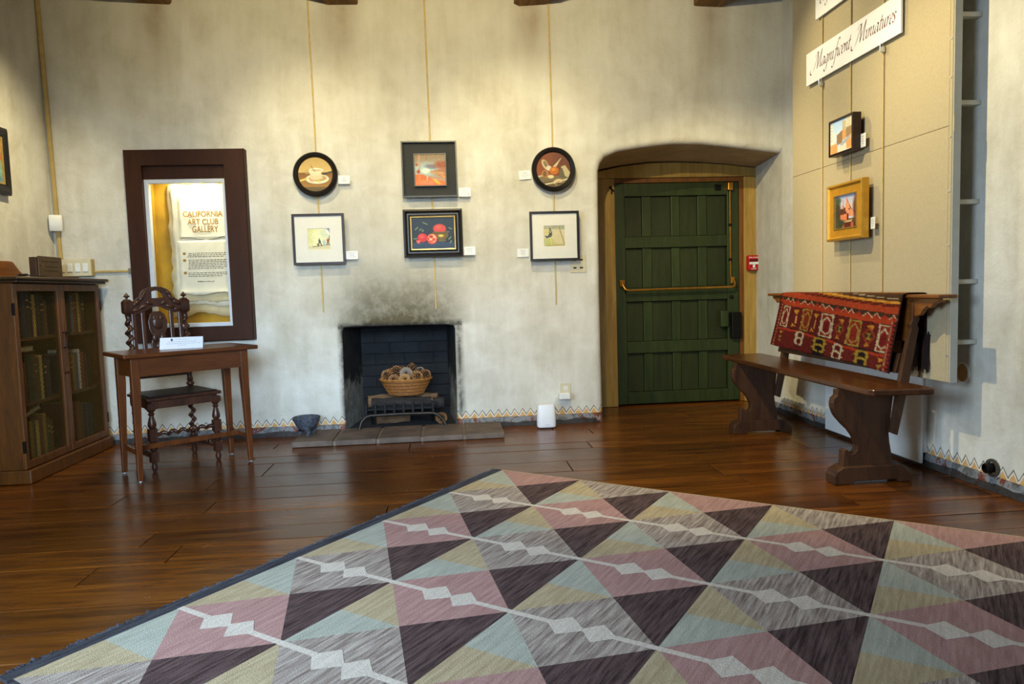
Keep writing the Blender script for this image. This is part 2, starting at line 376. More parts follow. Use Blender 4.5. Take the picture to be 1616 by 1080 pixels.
# left, right, front walls, ceiling
b = MB(); b.box(XL-.25, XL, YF, -.3, 0, ZC); b.box(XL-.25, XL, -.3, 1.3, 0, .8); b.box(XL-.25, XL, -.3, 1.3, 2.3, ZC); b.box(XL-.25, XL, 1.3, YB, 0, ZC)
struct(b.build('wall_left', M_SIDE), 'cream plastered left wall above the bookcase', 'wall')
b = MB(); YE = 2.93
prof = [(XR, YB), (XR, YE+.06)]+[(XR+.06*(1-math.cos(a)), YE+.06*(1-math.sin(a))) for a in [PI/2*i/5 for i in range(1, 6)]]+[(XR+.6, YE)]
b.rings([[(x, y, 0) for x, y in prof], [(x, y, ZC) for x, y in prof]], False, False)
b.box(XR, XR+.6, 1.5, YE+.0, 2.25, ZC); b.box(XR, XR+.6, YF, 1.5, 0, ZC)
struct(b.build('wall_right', M_SIDE, smooth=True), 'cream plastered right wall behind the wooden bench', 'wall')
b = MB(); b.box(XL, -1.55, YF-.25, YF, 0, ZC); b.box(-1.55, .75, YF-.25, YF, 0, .95); b.box(-1.55, .75, YF-.25, YF, 2.45, ZC); b.box(.75, XR, YF-.25, YF, 0, ZC)
struct(b.build('wall_front', M_SIDE), 'plastered wall behind the viewer with a window opening', 'wall')
b = MB(); b.box(XL-.2, XR+.6, YF-.2, 5.5, ZC, ZC+.06)
ce = struct(b.build('ceiling', M_CEIL), 'brown board ceiling carried by old beams', 'ceiling')
for bx in (-2.0, -.70, .68, 2.04):
    b = MB(); r = random.Random(int(bx*100)); rg = []
    for i in range(15):
        y = YF+(YB+.02-YF)*i/14; j = lambda: r.uniform(-.012, .012)
        rg.append([(bx-.125+j(), y, ZC+.01), (bx-.125+j(), y, 3.15+j()), (bx-.10+j(), y, 3.135+j()*.6), (bx+.10+j(), y, 3.135+j()*.6), (bx+.125+j(), y, 3.15+j()), (bx+.125+j(), y, ZC+.01)])
    b.rings(rg); b.build('ceiling_beam', M_BEAM, ce, smooth=True)
# worn curb along the foot of the walls
def curb(name, pts, label):
    b = MB(); rg = []
    P = [Vector((x, y, 0)) for x, y in pts]; r = random.Random(name); Q = []
    for a, c in zip(P, P[1:]):
        n = max(1, int((c-a).length/.12)); Q += [a+(c-a)*k/n for k in range(n)]
    Q.append(P[-1])
    for i, p in enumerate(Q):
        d = (Q[min(i+1, len(Q)-1)]-Q[max(i-1, 0)]).normalized(); n = Vector((d.y, -d.x, 0)); h = .075+r.uniform(-.003, .002); w = .004+r.uniform(-.001, .002)
        rg.append([p-n*.01, p+n*(w+.006), p+n*(w+.002)+Vector((0, 0, h*.45)), p+n*w*.6+Vector((0, 0, h*.9)), p+Vector((0, 0, h)), p-n*.01+Vector((0, 0, h))])
    b.rings(rg); return struct(b.build(name, M_CURB, smooth=True), label, 'baseboard')
curb('baseboard_back', [(XL, YB), (-.86, YB)], 'worn low painted curb along back wall left of hearth')
curb('baseboard_back_right', [(.075, YB), (1.06, YB), (1.12, YB+.012), (1.15, YB+.05), (1.16, YB+.4)], 'worn low painted curb along back wall right of hearth')
curb('baseboard_right', [(2.69, 6.1), (XR, YB), (XR, YE+.06), (XR+.02, YE+.015), (XR+.1, YE)], 'worn low painted curb along right wall')
# ------------------------------------------------------------------ floor of separate planks
b = MB(); b.box(XL-.3, XR+.7, YF-.2, 6.3, -.10, -.026)
fl = struct(b.build('floor', M_SUB), 'dark varnished wide plank floor', 'floor')
R = random.Random(11); y = YF; rows = []
while y < 6.2:
    w = R.choice([.13, .19, .21, .23, .25, .28, .31]) if y > 3.3 else R.choice([.19, .2, .22, .25])
    rows.append((y, min(y+w, 6.24))); y += w
base = fl['_w']
for y0, y1 in rows:
    x0, x1 = (XL, XR+.03) if y1 < YB+.15 else (1.0, 2.75)
    if y0 < YE and y1 < YB: x1 = XR+.6
    cuts = [x0]; x = x0+R.uniform(.6, 2.6)
    while x < x1-.4: cuts.append(x); x += R.uniform(1.6, 3.4)
    cuts.append(x1); dz = R.uniform(-.0012, .0012)
    for a, c in zip(cuts, cuts[1:]):
        g = .0031; L, Wd = c-a-2*g, y1-y0-2*g
        b = MB(); e = .0010
        b.rings([[(-L/2, -Wd/2, -.026), (L/2, -Wd/2, -.026), (L/2, Wd/2, -.026), (-L/2, Wd/2, -.026)], [(-L/2, -Wd/2, -e), (L/2, -Wd/2, -e), (L/2, Wd/2, -e), (-L/2, Wd/2, -e)],
                 [(-L/2+e, -Wd/2+e, 0), (L/2-e, -Wd/2+e, 0), (L/2-e, Wd/2-e, 0), (-L/2+e, Wd/2-e, 0)]])
        o = b.build('plank', M_FLOOR, fl, world=False); o.location = ((a+c)/2-base[0], (y0+y1)/2-base[1], dz-base[2]-.0012)
# ------------------------------------------------------------------ firebox of bricks, hearth of slabs
def brick_mat():
    t = NT('sooty_brick'); v = t.co(); oi = t.add('ShaderNodeObjectInfo'); n = t.noise(t.pos(), 7, 5, .7)
    c = t.ramp(n, [(.3, lin((10, 10, 12))), (.6, lin((27, 29, 34))), (.75, lin((46, 48, 52)))])
    hs = t.add('ShaderNodeHueSaturation'); t.l.new(c, hs.inputs['Color']); t.l.new(t.math('MULTIPLY_ADD', oi.outputs['Random'], .45, .7), hs.inputs['Value'])
    t.set(hs.outputs[0], .75); t.bump(t.noise(t.pos(), 45, 4), .6, .006); return t.m
M_BRICK = brick_mat(); M_MORTAR = plain('sooty_mortar', (30, 32, 36), .9)
def cheek_mat():
    t = NT('flaking_cheek_plaster'); p = t.pos(); sx = t.add('ShaderNodeSeparateXYZ'); t.l.new(p, sx.inputs[0])
    n = t.noise(p, 5, 5, .7, 1); k = t.math('MULTIPLY_ADD', t.math('SUBTRACT', t.math('MULTIPLY_ADD', n, .7, .05), sx.outputs[2]), 7, .2, True)
    c = t.mix(k, t.ramp(n, [(.3, lin((16, 15, 16))), (.7, lin((44, 42, 42)))]), t.ramp(t.noise(p, 14, 4, .7), [(.3, lin((96, 94, 88))), (.7, lin((160, 158, 150)))]))
    t.set(c, .9); t.bump(n, .5, .01); return t.m
M_CHEEK = cheek_mat()
FY = 5.98; FXL, FXR = -.745, -.03
fb = sempty('firebox_wall', (-.39, FY, 0), 'sooty brick firebox inside the plastered fireplace opening', 'fireplace')
b = MB(); b.q([(FXL-.02, FY+.012, 0), (FXR+.02, FY+.012, 0), (FXR+.02, FY+.012, 1.1), (FXL-.02, FY+.012, 1.1)]); b.q([(-.86, YB, -.003), (.07, YB, -.003), (FXR+.04, FY+.02, -.003), (FXL-.04, FY+.02, -.003)])
b.build('mortar_backing', M_MORTAR, fb)
b = MB(); b.rings([[(x, YB+.02, z) for x, z in FP[:3]]+[(-.806, YB+.02, .80)], [(FXL, FY+.01, 0), (FXL, FY+.01, .4), (FXL, FY+.01, .77), (FXL, FY+.01, .9)]], False, False)
b.rings([[(.026, YB+.02, 0), (.03, YB+.02, .4), (.032, YB+.02, .80)], [(FXR, FY+.01, 0), (FXR, FY+.01, .4), (FXR, FY+.01, .9)]], False, False)
b.build('cheek_plaster', M_CHEEK, fb)
b = MB(); b.rings([[(-.82, YB+.01, .80), (.04, YB+.01, .80)], [(-.80, YB+.14, .83), (.02, YB+.14, .83)], [(-.78, YB+.2, 1.1), (0, YB+.2, 1.1)]], False, False)
b.q([(-.84, YB+.18, 1.08), (.06, YB+.18, 1.08), (.06, FY+.03, 1.12), (-.84, FY+.03, 1.12)])
b.build('smoke_throat', plain('black_soot', (14, 13, 13), .95), fb)
r = random.Random(3); z = .0; k = 0; bw = {}
while z < 1.0:
    hgt = .092; x = FXL-(.12 if k % 2 else 0)
    while x < FXR:
        a, c = max(x, FXL), min(x+.238, FXR)
        if c-a > .03:
            key = round(c-a, 3)
            if key not in bw:
                bb = MB().box(-key/2+.005, key/2-.005, -.012, .012, 0, hgt-.008); t_ = bb.build('brick', M_BRICK, fb, world=False); bw[key] = t_.data; bpy.data.objects.remove(t_)
            share('brick', bw[key], fb, ((a+c)/2+.39, r.uniform(-.006, .004), z), (0, 0, r.uniform(-.012, .012)))
        x += .238
    z += hgt; k += 1
M_SLAB = plain('hearth_stone', (104, 88, 76), .75, var=.35, scale=7, bump=.4); M_GROUT = plain('hearth_grout', (128, 112, 96), .9)
ht = thing('hearth', 'low dark stone hearth of five slabs in front of fireplace', 'hearth', (-.385, 5.17, 0))
b = MB().box(-1.115, .345, 4.985, YB-.002, .0, .031); b.build('grout_bed', M_GROUT, ht)
b = MB().box(-.80, .02, YB-.002, FY-.03, .0, .02); b.build('inner_floor', plain('ash_floor', (46, 46, 50), .9, var=.4), fb)
gx = [-1.125, -.834, -.535, -.229, .069, .352]
for i in range(5):
    jj = [.006 if i == 0 else .018, .018 if i < 4 else .0]
    b = MB().box(gx[i]+jj[0]*.6, gx[i+1]-jj[1]*.6, 4.965, YB-.004, .002, .041+r.uniform(-.002, .002)); b.build('stone_slab', M_SLAB, ht, bevel=.006)
# ------------------------------------------------------------------ green plank door in its yellow frame
M_GREEN = wood('green_painted_wood', (29, 40, 17), (48, 60, 28), .42, (5, 5, .6), rand=.10, grain=4, bump=.25)
M_GREEND = wood('green_painted_board', (27, 35, 14), (42, 50, 21), .45, (5, 5, .6), rand=.12, grain=4, bump=.25)
M_OCHRE = wood('ochre_painted_wood', (132, 102, 44), (180, 147, 78), .4, (5, 5, .5), rand=.06, grain=4, bump=.3)
M_BROWNTRIM = wood('brown_stained_stop', (84, 48, 16), (132, 82, 30), .45, (4, 4, .5))
M_BRASS = plain('aged_brass', (176, 128, 56), .32, .85, var=.2, bump=.05)
M_IRON = plain('black_iron', (24, 22, 22), .5, .6, var=.2)
tr = sempty('trim_1', (1.93, 6.08, 0), 'ochre painted wooden door frame in the deep doorway', 'door frame')
YD = 6.05
b = MB().box(1.175, 1.432, YD, 6.2, 0, 1.962); b.build('frame_post', M_OCHRE, tr, bevel=.004)
b = MB().box(2.572, 2.695, YD, 6.2, 0, 1.962); b.build('frame_post', M_OCHRE, tr, bevel=.004)
b = MB().prism([(1.175, 1.964), (1.175, 2.0), (1.33, 2.03), (1.482, 2.06), (1.729, 2.086), (1.977, 2.089), (2.227, 2.078), (2.428, 2.062), (2.69, 2.03), (2.69, 1.964)], 'y', YD-.004, 6.2); b.build('lintel', M_OCHRE, tr, bevel=.003)
b = MB().box(1.432, 2.572, YD+.02, 6.2, 1.925, 1.964); b.build('head_stop', M_BROWNTRIM, tr, bevel=.003)
b = MB().box(2.538, 2.572, YD+.02, 6.2, 0, 1.925); b.build('side_stop', M_BROWNTRIM, tr, bevel=.003)
b = MB(); b.tube([(1.395, YD-.012, 1.885), (1.425, YD-.02, 1.85)], .006, 6); b.tube([(1.405, YD-.012, 1.875), (1.405, YD-.012, 1.83)], .006, 6); b.sph((1.397, YD-.012, 1.885), .012); b.build('iron_hook', M_IRON, tr)
dr = sempty('door_1', (1.987, 6.12, 0), 'dark green plank door with battens and brass push bar', 'door')
YR = 6.10
DX0, DX1, DT = 1.438, 2.535, 1.922
for x0, x1 in ((DX0, 1.525), (2.432, DX1)): MB().box(x0, x1, YR-.022, YR+.03, .012, DT).build('stile', M_GREEN, dr, bevel=.004)
for z0, z1 in ((.012, .115), (.458, .558), (.908, 1.025), (1.37, 1.466), (1.812, DT)): MB().box(1.527, 2.430, YR-.021, YR+.03, z0, z1).build('rail', M_GREEN, dr, bevel=.004)
cells = [(.117, .456), (.560, .906), (1.027, 1.368), (1.468, 1.810)]
for z0, z1 in cells:
    for x0, x1 in ((1.681, 1.759), (1.938, 2.011), (2.174, 2.253)): MB().box(x0, x1, YR-.004, YR+.03, z0, z1).build('batten', M_GREEN, dr, bevel=.003)
    for x0, x1 in ((1.529, 1.679), (1.761, 1.936), (2.013, 2.172), (2.255, 2.428)): MB().box(x0, x1, YR+.012, YR+.03, z0, z1).build('board', M_GREEND, dr, bevel=.003)
MB().box(DX0, DX1, YR+.03, YR+.05, .012, DT).build('backing_board', M_GREEND, dr)
pb = MB().box(1.465, 1.505, YR-.06, YR-.02, 1.04, 1.10).build('push_bar_bracket', M_BRASS, dr, bevel=.006)
MB().box(2.447, 2.485, YR-.06, YR-.02, 1.04, 1.10).build('push_bar_bracket', M_BRASS, dr, bevel=.006)
b = MB().tube([(1.485, YR-.05, 1.085), (1.487, YR-.075, 1.05), (1.50, YR-.085, 1.018), (1.53, YR-.088, 1.008), (1.98, YR-.088, 1.011), (2.44, YR-.088, 1.012), (2.468, YR-.085, 1.022), (2.474, YR-.075, 1.05), (2.468, YR-.05, 1.085)], .011, 10); b.build('push_bar', M_BRASS, dr, smooth=True)
MB().tube([(2.452, YR-.035, 1.09), (2.452, YR-.035, 1.86)], .007, 8).build('latch_rod', M_BRASS, dr, smooth=True)
for z in (1.25, 1.55): MB().box(2.440, 2.464, YR-.045, YR-.02, z-.012, z+.012).build('rod_guide', M_IRON, dr, bevel=.003)
MB().box(2.425, 2.472, YR-.065, YR-.02, 1.845, 1.915).build('top_latch', M_BRASS, dr, bevel=.006)
MB().box(2.32, 2.375, YR-.03, YR-.02, 1.85, 1.90).build('catch_plate', M_IRON, dr, bevel=.003)
MB().box(2.362, 2.432, YR-.045, YR-.0, .665, .805).build('lock_cover', M_GREEN, dr, bevel=.006)
MB().box(2.446, 2.536, YR-.075, YR-.02, .56, .79).build('lock_case', M_IRON, dr, bevel=.008)
MB().sph((2.46, YR-.035, .925), (.016, .016, .016)).build('knob', M_IRON, dr, smooth=True)
b = MB().box(1.16, 2.7, 6.20, 6.3, 0, 2.2); struct(b.build('wall_outer', M_DARKHOLE), 'dark masonry behind the doorway', 'wall')
# ------------------------------------------------------------------ fire alarm
M_RED = plain('red_enamel', (176, 18, 22), .35, var=.05); M_WHITE = plain('white_plastic', (226, 226, 222), .4, var=.03, bump=0); M_CREAMP = plain('ivory_plastic', (205, 196, 168), .45, var=.05, bump=.05)
M_DRED = plain('dark_red_recess', (84, 6, 12), .5); M_INK = plain('dark_ink', (44, 40, 40), .7, bump=0, var=0)
al = thing('fire_alarm_pull', 'small red fire alarm pull station with white T handle on door frame', 'fire alarm', (2.632, YD, 1.148))
MB().box(2.585, 2.68, YD-.055, YD-.001, 1.148, 1.28).build('case', M_RED, al, bevel=.01)
MB().box(2.592, 2.673, YD-.0575, YD-.054, 1.224, 1.245).build('recess', M_DRED, al)
b = MB().box(2.592, 2.673, YD-.066, YD-.054, 1.200, 1.222); b.box(2.623, 2.642, YD-.066, YD-.054, 1.172, 1.200); b.build('pull_handle', M_WHITE, al, bevel=.003)
text_mesh('PULL IN FIRE', .0150, M_WHITE, 'lettering', al, (0, -.056, .112), bold=.0003)
text_mesh('ALARM', .0145, M_WHITE, 'lettering', al, (0, -.056, .014), bold=.0003)
# ------------------------------------------------------------------ lit display case in the left part of the wall
M_CASE = wood('dark_brown_case_wood', (46, 23, 11), (62, 33, 17), .55, (4, 4, .6), bump=.08, spec=.2)
M_WFRAME = plain('white_painted_frame', (206, 210, 216), .5, var=.04)
M_NICHE = plain('ochre_niche_lining', (170, 132, 34), .7, var=.25, scale=6)
M_PARCH = plain('cream_parchment', (226, 220, 196), .8, var=.06, scale=12); M_PARCH2 = plain('aged_parchment', (204, 190, 150), .85, var=.12, scale=10)
M_GOLDINK = plain('gold_ink', (150, 112, 34), .6, bump=0); M_BRINK = plain('brown_ink', (92, 74, 50), .7, bump=0)
dc = sempty('window_1', (-1.843, YB, .74), 'lit recessed notice case with dark brown frame holding parchments', 'display case')
cx, cz = -1.843, 1.425; w_, h_ = .83, 1.372
def ring4(x0, x1, z0, z1, X0, X1, Z0, Z1, y0, y1, name, mat, par, bevel=.006):
    """frame of four members between an outer and an inner rectangle"""
    for a, c, d, e in ((x0, X0, z0, z1), (X1, x1, z0, z1), (X0, X1, Z1, z1), (X0, X1, z0, Z0)):
        MB().box(a, c, y0, y1, d, e).build(name, mat, par, bevel=bevel)
b = MB(); rg = []
for ox, oz, ix, y in ((0, 0, 0, YB), (0, 0, 0, 5.332), (.006, .006, 0, 5.325), (0, 0, 1, 5.325), (0, 0, 1, YB)):
    rg.append([(-2.14, y, .845), (-1.572, y, .845), (-1.572, y, 2.0), (-2.14, y, 2.0)] if ix else [(-2.258+ox, y, .739+oz), (-1.428-ox, y, .739+oz), (-1.428-ox, y, 2.111-oz), (-2.258+ox, y, 2.111-oz)])
b.rings(rg, True, False); b.build('frame', M_CASE, dc)
MB().box(-2.14, -1.572, 5.362, YB+.02, 1.906, 2.0).build('upper_panel', M_CASE, dc)
ring4(-2.14, -1.572, .845, 1.906, -2.112, -1.600, .873, 1.878, 5.356, 5.40, 'glazing_bead', M_WFRAME, dc, .003)
def glass():
    t = NT('case_glass'); n = t.n; out = n['Material Output']; g = t.add('ShaderNodeBsdfGlossy'); g.inputs['Roughness'].default_value = .03; tp = t.add('ShaderNodeBsdfTransparent')
    fr = t.add('ShaderNodeMath', operation='MULTIPLY_ADD'); lw_ = t.add('ShaderNodeLayerWeight'); lw_.inputs[0].default_value = .25; t.l.new(lw_.outputs['Facing'], fr.inputs[0]); fr.inputs[1].default_value = .12; fr.inputs[2].default_value = .006; ms = t.add('ShaderNodeMixShader'); t.l.new(fr.outputs[0], ms.inputs[0]); t.l.new(tp.outputs[0], ms.inputs[1]); t.l.new(g.outputs[0], ms.inputs[2]); t.l.new(ms.outputs[0], out.inputs['Surface']); return t.m
M_GLASS = glass()
b = MB(); b.q([(-2.114, 5.378, .871), (-1.598, 5.378, .871), (-1.598, 5.378, 1.880), (-2.114, 5.378, 1.880)]); b.build('pane', M_GLASS, dc)
b = MB(); D = 5.575
b.q([(-2.16, YB, .82), (-2.16, YB, 1.98), (-2.16, D, 1.98), (-2.16, D, .82)]); b.q([(-1.55, YB, .82), (-1.55, YB, 1.98), (-1.55, D, 1.98), (-1.55, D, .82)])
b.q([(-2.16, YB, .82), (-1.55, YB, .82), (-1.55, D, .82), (-2.16, D, .82)]); b.q([(-2.16, YB, 1.98), (-1.55, YB, 1.98), (-1.55, D, 1.98), (-2.16, D, 1.98)])
b.q([(-2.16, D, .82), (-1.55, D, .82), (-1.55, D, 1.98), (-2.16, D, 1.98)]); b.build('niche_lining', M_NICHE, dc)
area('case_lamp', (-1.80, 5.43, 1.955), (-1.77, 5.56, 1.60), .36, .03, 9.5, (1, .95, .62))
# parchments: curled, torn-edged sheets
def sheet(name, x0, x1, z0, z1, y, mat, label, seed, torn=.012, curl=.02):
    r = random.Random(seed); nx, nz = 16, 22; b = MB(); g = []
    for k in range(nz+1):
        row = []
        for i in range(nx+1):
            u, v = i/nx, k/nz; x = x0+(x1-x0)*u; z = z0+(z1-z0)*v
            if i in (0, nx): x += r.uniform(-torn, torn)
            if k in (0, nz): z += r.uniform(-torn, torn)+(.01*math.sin(9*u+seed) if k == 0 else 0)
            yy = y-curl*max(0, 1-v*7)**2-curl*.8*max(0, 1-u*9)**2+.003*math.sin(5*u+3*v+seed)
            row.append((x, yy, z))
        g.append(row)
    b.rings(g, False, False); o = b.build(name, mat, None, smooth='all'); sm = o.modifiers.new('thick', 'SOLIDIFY'); sm.thickness = .0012
    return tag(o, label, 'notice')
sheet('parchment', -2.055, -1.556, .93, 1.90, 5.560, M_PARCH2, 'large brown-edged backing parchment in the lit notice case', 4, .012, .006)
sheet('parchment', -2.025, -1.556, 1.00, 1.895, 5.545, M_PARCH, 'tall pale parchment sheet behind the lettered notices in case', 5, .007, .008)
sheet('parchment', -1.965, -1.556, 1.03, 1.41, 5.532, M_PARCH2, 'curled tan parchment strip under the written notice in case', 6, .010, .012)
n1 = sheet('lettered_notice', -1.972, -1.558, 1.495, 1.86, 5.520, M_PARCH, 'overlit gallery title notice with gold capitals in case', 7, .003, .004)
n2 = sheet('written_notice', -1.985, -1.558, 1.085, 1.48, 5.510, M_PARCH, 'notice of small handwritten lines with square initials in case', 8, .003, .012)
lw = n1['_w']
for s_, z, sz, ft in (('CALIFORNIA', 1.672, .058, .285), ('ART CLUB', 1.615, .058, .222), ('GALLERY', 1.560, .066, .187)):
    text_mesh(s_, sz, M_GOLDINK, 'lettering', n1, (-1.80+(.012 if sz > .06 else 0)-lw[0], 5.5150-lw[1], z-lw[2]), fit=ft, bold=.0008)
lw = n2['_w']; r = random.Random(2); b = MB()
for z, n in ((1.385, 3), (1.335, 6), (1.240, 3)):
    for q in range(n):
        x = -1.925+r.uniform(0, .01); zz = z-q*.0125
        while x < -1.63-(.05 if q == n-1 else 0):
            L = r.uniform(.008, .026); b.box(x, min(x+L, -1.605), 5.5045, 5.5055, zz-.0022, zz+.0022); x += L+.006
w_ = b.build('writing', M_BRINK, n2); w_['kind'] = 'stuff'
for z in (1.385, 1.335, 1.243): MB().box(-1.955, -1.935, 5.5045, 5.5055, z-.01, z+.008).build('initial', M_GOLDINK, n2)
b = MB(); x = -1.86
for k in range(9): L = r.uniform(.006, .018); b.box(x, x+L, 5.5045, 5.5055, 1.172, 1.172+r.uniform(.004, .009)); x += L+.004
q_ = b.build('signature_line', M_BRINK, n2); q_['kind'] = 'stuff'
# ------------------------------------------------------------------ pictures
M_BLACKF = plain('black_lacquer_frame', (26, 23, 22), .35, var=.15, bump=.08); M_DBROWNF = plain('dark_brown_frame', (42, 26, 22), .38, var=.15)
M_GOLDF = plain('gilt_frame', (200, 150, 54), .36, .45, var=.12); M_GOLDL = plain('gilt_lip', (196, 164, 96), .3, .6); M_MATB = plain('white_mat_board', (220, 217, 206), .8, var=.02, bump=.03)
M_BACK2 = plain('charcoal_panel', (36, 37, 36), .7, var=.15)
def cups():
    c = Canvas(90, 90, (190, 158, 92)); c.vgrad(0, .45, (178, 146, 82), (200, 168, 98)); c.vgrad(.44, .86, (120, 82, 34), (158, 112, 46)); c.vgrad(.86, 1, (104, 82, 42), (92, 74, 40))
    c.ell(.56, .66, .33, .13, (120, 84, 40)); c.ell(.55, .63, .33, .14, (228, 216, 184)); c.ell(.56, .61, .26, .09, (176, 148, 96))
    c.ell(.5, .57, .17, .09, (206, 190, 146)); c.ell(.5, .43, .18, .12, (214, 202, 164)); c.ell(.53, .38, .2, .055, (240, 232, 204)); c.ell(.53, .385, .17, .035, (196, 176, 128))
    c.line([(.38, .25), (.49, .42)], .008, (110, 78, 40)); c.line([(.72, .5), (.97, .43)], .022, (52, 50, 40)); c.line([(.08, .67), (.24, .62)], .028, (220, 186, 92))
    c.ell(.4, .68, .07, .03, (222, 150, 110)); c.ell(.59, .7, .05, .03, (228, 190, 76)); c.ring(.26, .43, .04, .05, .25, (170, 140, 80)); c.ring(.66, .57, .03, .05, .25, (214, 196, 150)); c.speck(3); return c
def shells():
    c = Canvas(90, 90, (110, 54, 26)); c.vgrad(0, .68, (112, 60, 34), (134, 66, 32)); c.ell(.9, .3, .4, .5, (86, 50, 36), 0, .9, .7)
    c.poly([(0, .7), (1, .66), (1, 1), (0, 1)], (110, 96, 70)); c.poly([(0, .9), (.3, .83), (.62, .82), (.5, 1), (0, 1)], (92, 76, 48)); c.line([(.05, .7), (.2, .66)], .02, (190, 178, 140)); c.line([(.22, .92), (.55, .86), (.95, .76)], .018, (206, 194, 158))
    c.poly([(.72, .42), (.84, .38), (1, .62), (.93, .74), (.78, .66)], (178, 164, 124)); c.poly([(.66, .52), (.76, .46), (.84, .74), (.66, .72)], (92, 84, 64))
    c.ell(.27, .36, .08, .16, (188, 170, 128), -.5); c.ell(.28, .35, .05, .11, (120, 104, 72), -.5); c.ell(.37, .46, .08, .07, (196, 188, 168)); c.poly([(.48, .42), (.58, .42), (.74, .17)], (206, 190, 150))
    for q in range(5): c.line([(.54+.035*q, .36-.04*q), (.58+.03*q, .40-.045*q)], .006, (130, 108, 74))
    c.ell(.52, .53, .13, .11, (176, 98, 26)); c.ell(.5, .5, .06, .04, (206, 132, 46), 0, .8); c.ell(.26, .62, .1, .11, (156, 112, 64)); c.ell(.25, .62, .05, .08, (110, 76, 42)); c.ell(.42, .7, .09, .05, (206, 188, 140))
    c.ell(.62, .84, .14, .075, (178, 154, 112), -.25); c.line([(.5, .88), (.62, .79), (.74, .82)], .012, (216, 198, 158)); c.ell(.66, .9, .12, .02, (70, 54, 34)); c.speck(4); return c
def sunset():
    c = Canvas(80, 80, (150, 130, 104)); c.vgrad(0, .5, (128, 104, 74), (150, 150, 138)); c.ell(.35, .5, .42, .22, (150, 172, 172), 0, .9); c.ell(.36, .53, .12, .07, (230, 240, 200), 0, .9)
    c.ell(.55, .39, .2, .07, (112, 104, 118), .1, .8); c.ell(.88, .34, .22, .12, (140, 72, 44), 0, .8); c.poly([(.5, .55), (1, .42), (1, .78), (.7, .66)], (156, 92, 54), .8); c.ell(.75, .6, .25, .05, (176, 132, 92), .1, .9)
    c.poly([(0, .64), (.25, .64), (1, .95), (1, 1), (0, 1)], (204, 96, 40)); c.ell(.4, .9, .35, .08, (206, 116, 74), 0, .9); c.poly([(.3, .68), (1, .75), (1, .9), (.55, .78)], (164, 128, 108)); c.poly([(.55, .8), (.68, .8), (.85, .96), (.76, .97)], (236, 160, 42)); c.poly([(.8, .66), (1, .7), (1, .78)], (214, 134, 50)); c.poly([(.8, .82), (1, .9), (1, 1), (.9, 1)], (208, 98, 40))
    c.line([(.16, 0), (.15, .8)], .022, (190, 128, 86)); c.ell(.07, .33, .045, .05, (150, 84, 52)); c.ell(.12, .55, .06, .06, (150, 68, 40)); c.line([(.4, .7), (.4, .82)], .012, (214, 180, 150)); c.speck(6, 2); return c
def pomegranates():
    c = Canvas(110, 84, (26, 44, 62)); c.vgrad(0, .8, (24, 44, 64), (28, 42, 58)); c.vgrad(.8, 1, (40, 64, 92), (36, 54, 80))
    c.ell(.69, .47, .2, .03, (110, 92, 70)); c.ell(.69, .55, .16, .17, (98, 82, 42)); c.ell(.68, .58, .06, .05, (206, 176, 70), 0, .8); c.ell(.7, .74, .1, .04, (96, 84, 50)); c.ell(.65, .36, .15, .14, (192, 62, 62)); c.poly([(.48, .46), (.84, .46), (.84, .56), (.48, .54)], (86, 74, 42)); c.ell(.66, .32, .035, .05, (150, 96, 40)); c.ell(.62, .32, .06, .06, (216, 92, 86), 0, .9, .6)
    c.ell(.25, .64, .115, .14, (188, 42, 50)); c.ell(.23, .6, .06, .06, (214, 86, 84), 0, .9, .7); c.poly([(.1, .72), (.2, .72), (.18, .82), (.12, .8)], (206, 92, 84)); c.ell(.47, .68, .12, .165, (206, 72, 62)); c.ell(.47, .67, .095, .13, (238, 176, 130)); c.ell(.45, .61, .05, .05, (176, 44, 50)); c.ell(.51, .7, .04, .05, (196, 60, 56)); c.ell(.44, .76, .06, .03, (200, 66, 60)); c.ell(.39, .68, .02, .05, (186, 54, 54))
    for a in ((.27, .16, .37, .22), (.09, .38, .15, .31), (.87, .34, .93, .38), (.86, .7, .91, .63), (.89, .82, .92, .75), (.19, .4, .23, .36), (.25, .44, .28, .4), (.05, .67, .12, .66)): c.line([a[:2], a[2:]], .013, (112, 134, 96))
    c.speck(3); return c
def stroll():
    c = Canvas(64, 66, (226, 224, 176)); c.ell(.15, .3, .3, .5, (206, 204, 136), .2, .9, .8); c.ell(.5, .4, .3, .3, (230, 228, 180), 0, .9); c.ell(.75, .3, .25, .2, (196, 206, 176), .6, .9, .7); c.poly([(.55, 0), (1, 0), (1, .3), (.9, .14), (.78, .05)], (108, 118, 168)); c.poly([(.78, .06), (.92, .14), (1, .36), (.86, .3)], (224, 222, 214))
    c.vgrad(.82, 1, (196, 190, 150), (214, 206, 166)); c.line([(.2, .85), (.7, .79), (1, .76)], .014, (92, 82, 66)); c.ell(.71, .68, .07, .12, (172, 186, 190), 0, .8)
    c.ell(.5, .5, .022, .03, (150, 104, 80)); c.poly([(.46, .53), (.54, .54), (.57, .66), (.46, .67)], (72, 80, 96)); c.line([(.49, .66), (.44, .82)], .024, (66, 56, 50)); c.line([(.53, .66), (.59, .8)], .022, (66, 56, 50)); c.line([(.4, .72), (.44, .82)], .02, (96, 80, 66))
    c.ell(.87, .48, .024, .03, (190, 140, 112)); c.poly([(.81, .53), (.93, .52), (.94, .64), (.84, .66)], (170, 76, 44)); c.line([(.86, .65), (.82, .79)], .02, (76, 64, 60)); c.line([(.9, .65), (.92, .78)], .02, (76, 64, 60)); c.line([(.93, .55), (.96, .38)], .02, (92, 72, 56)); c.speck(5, 2); return c
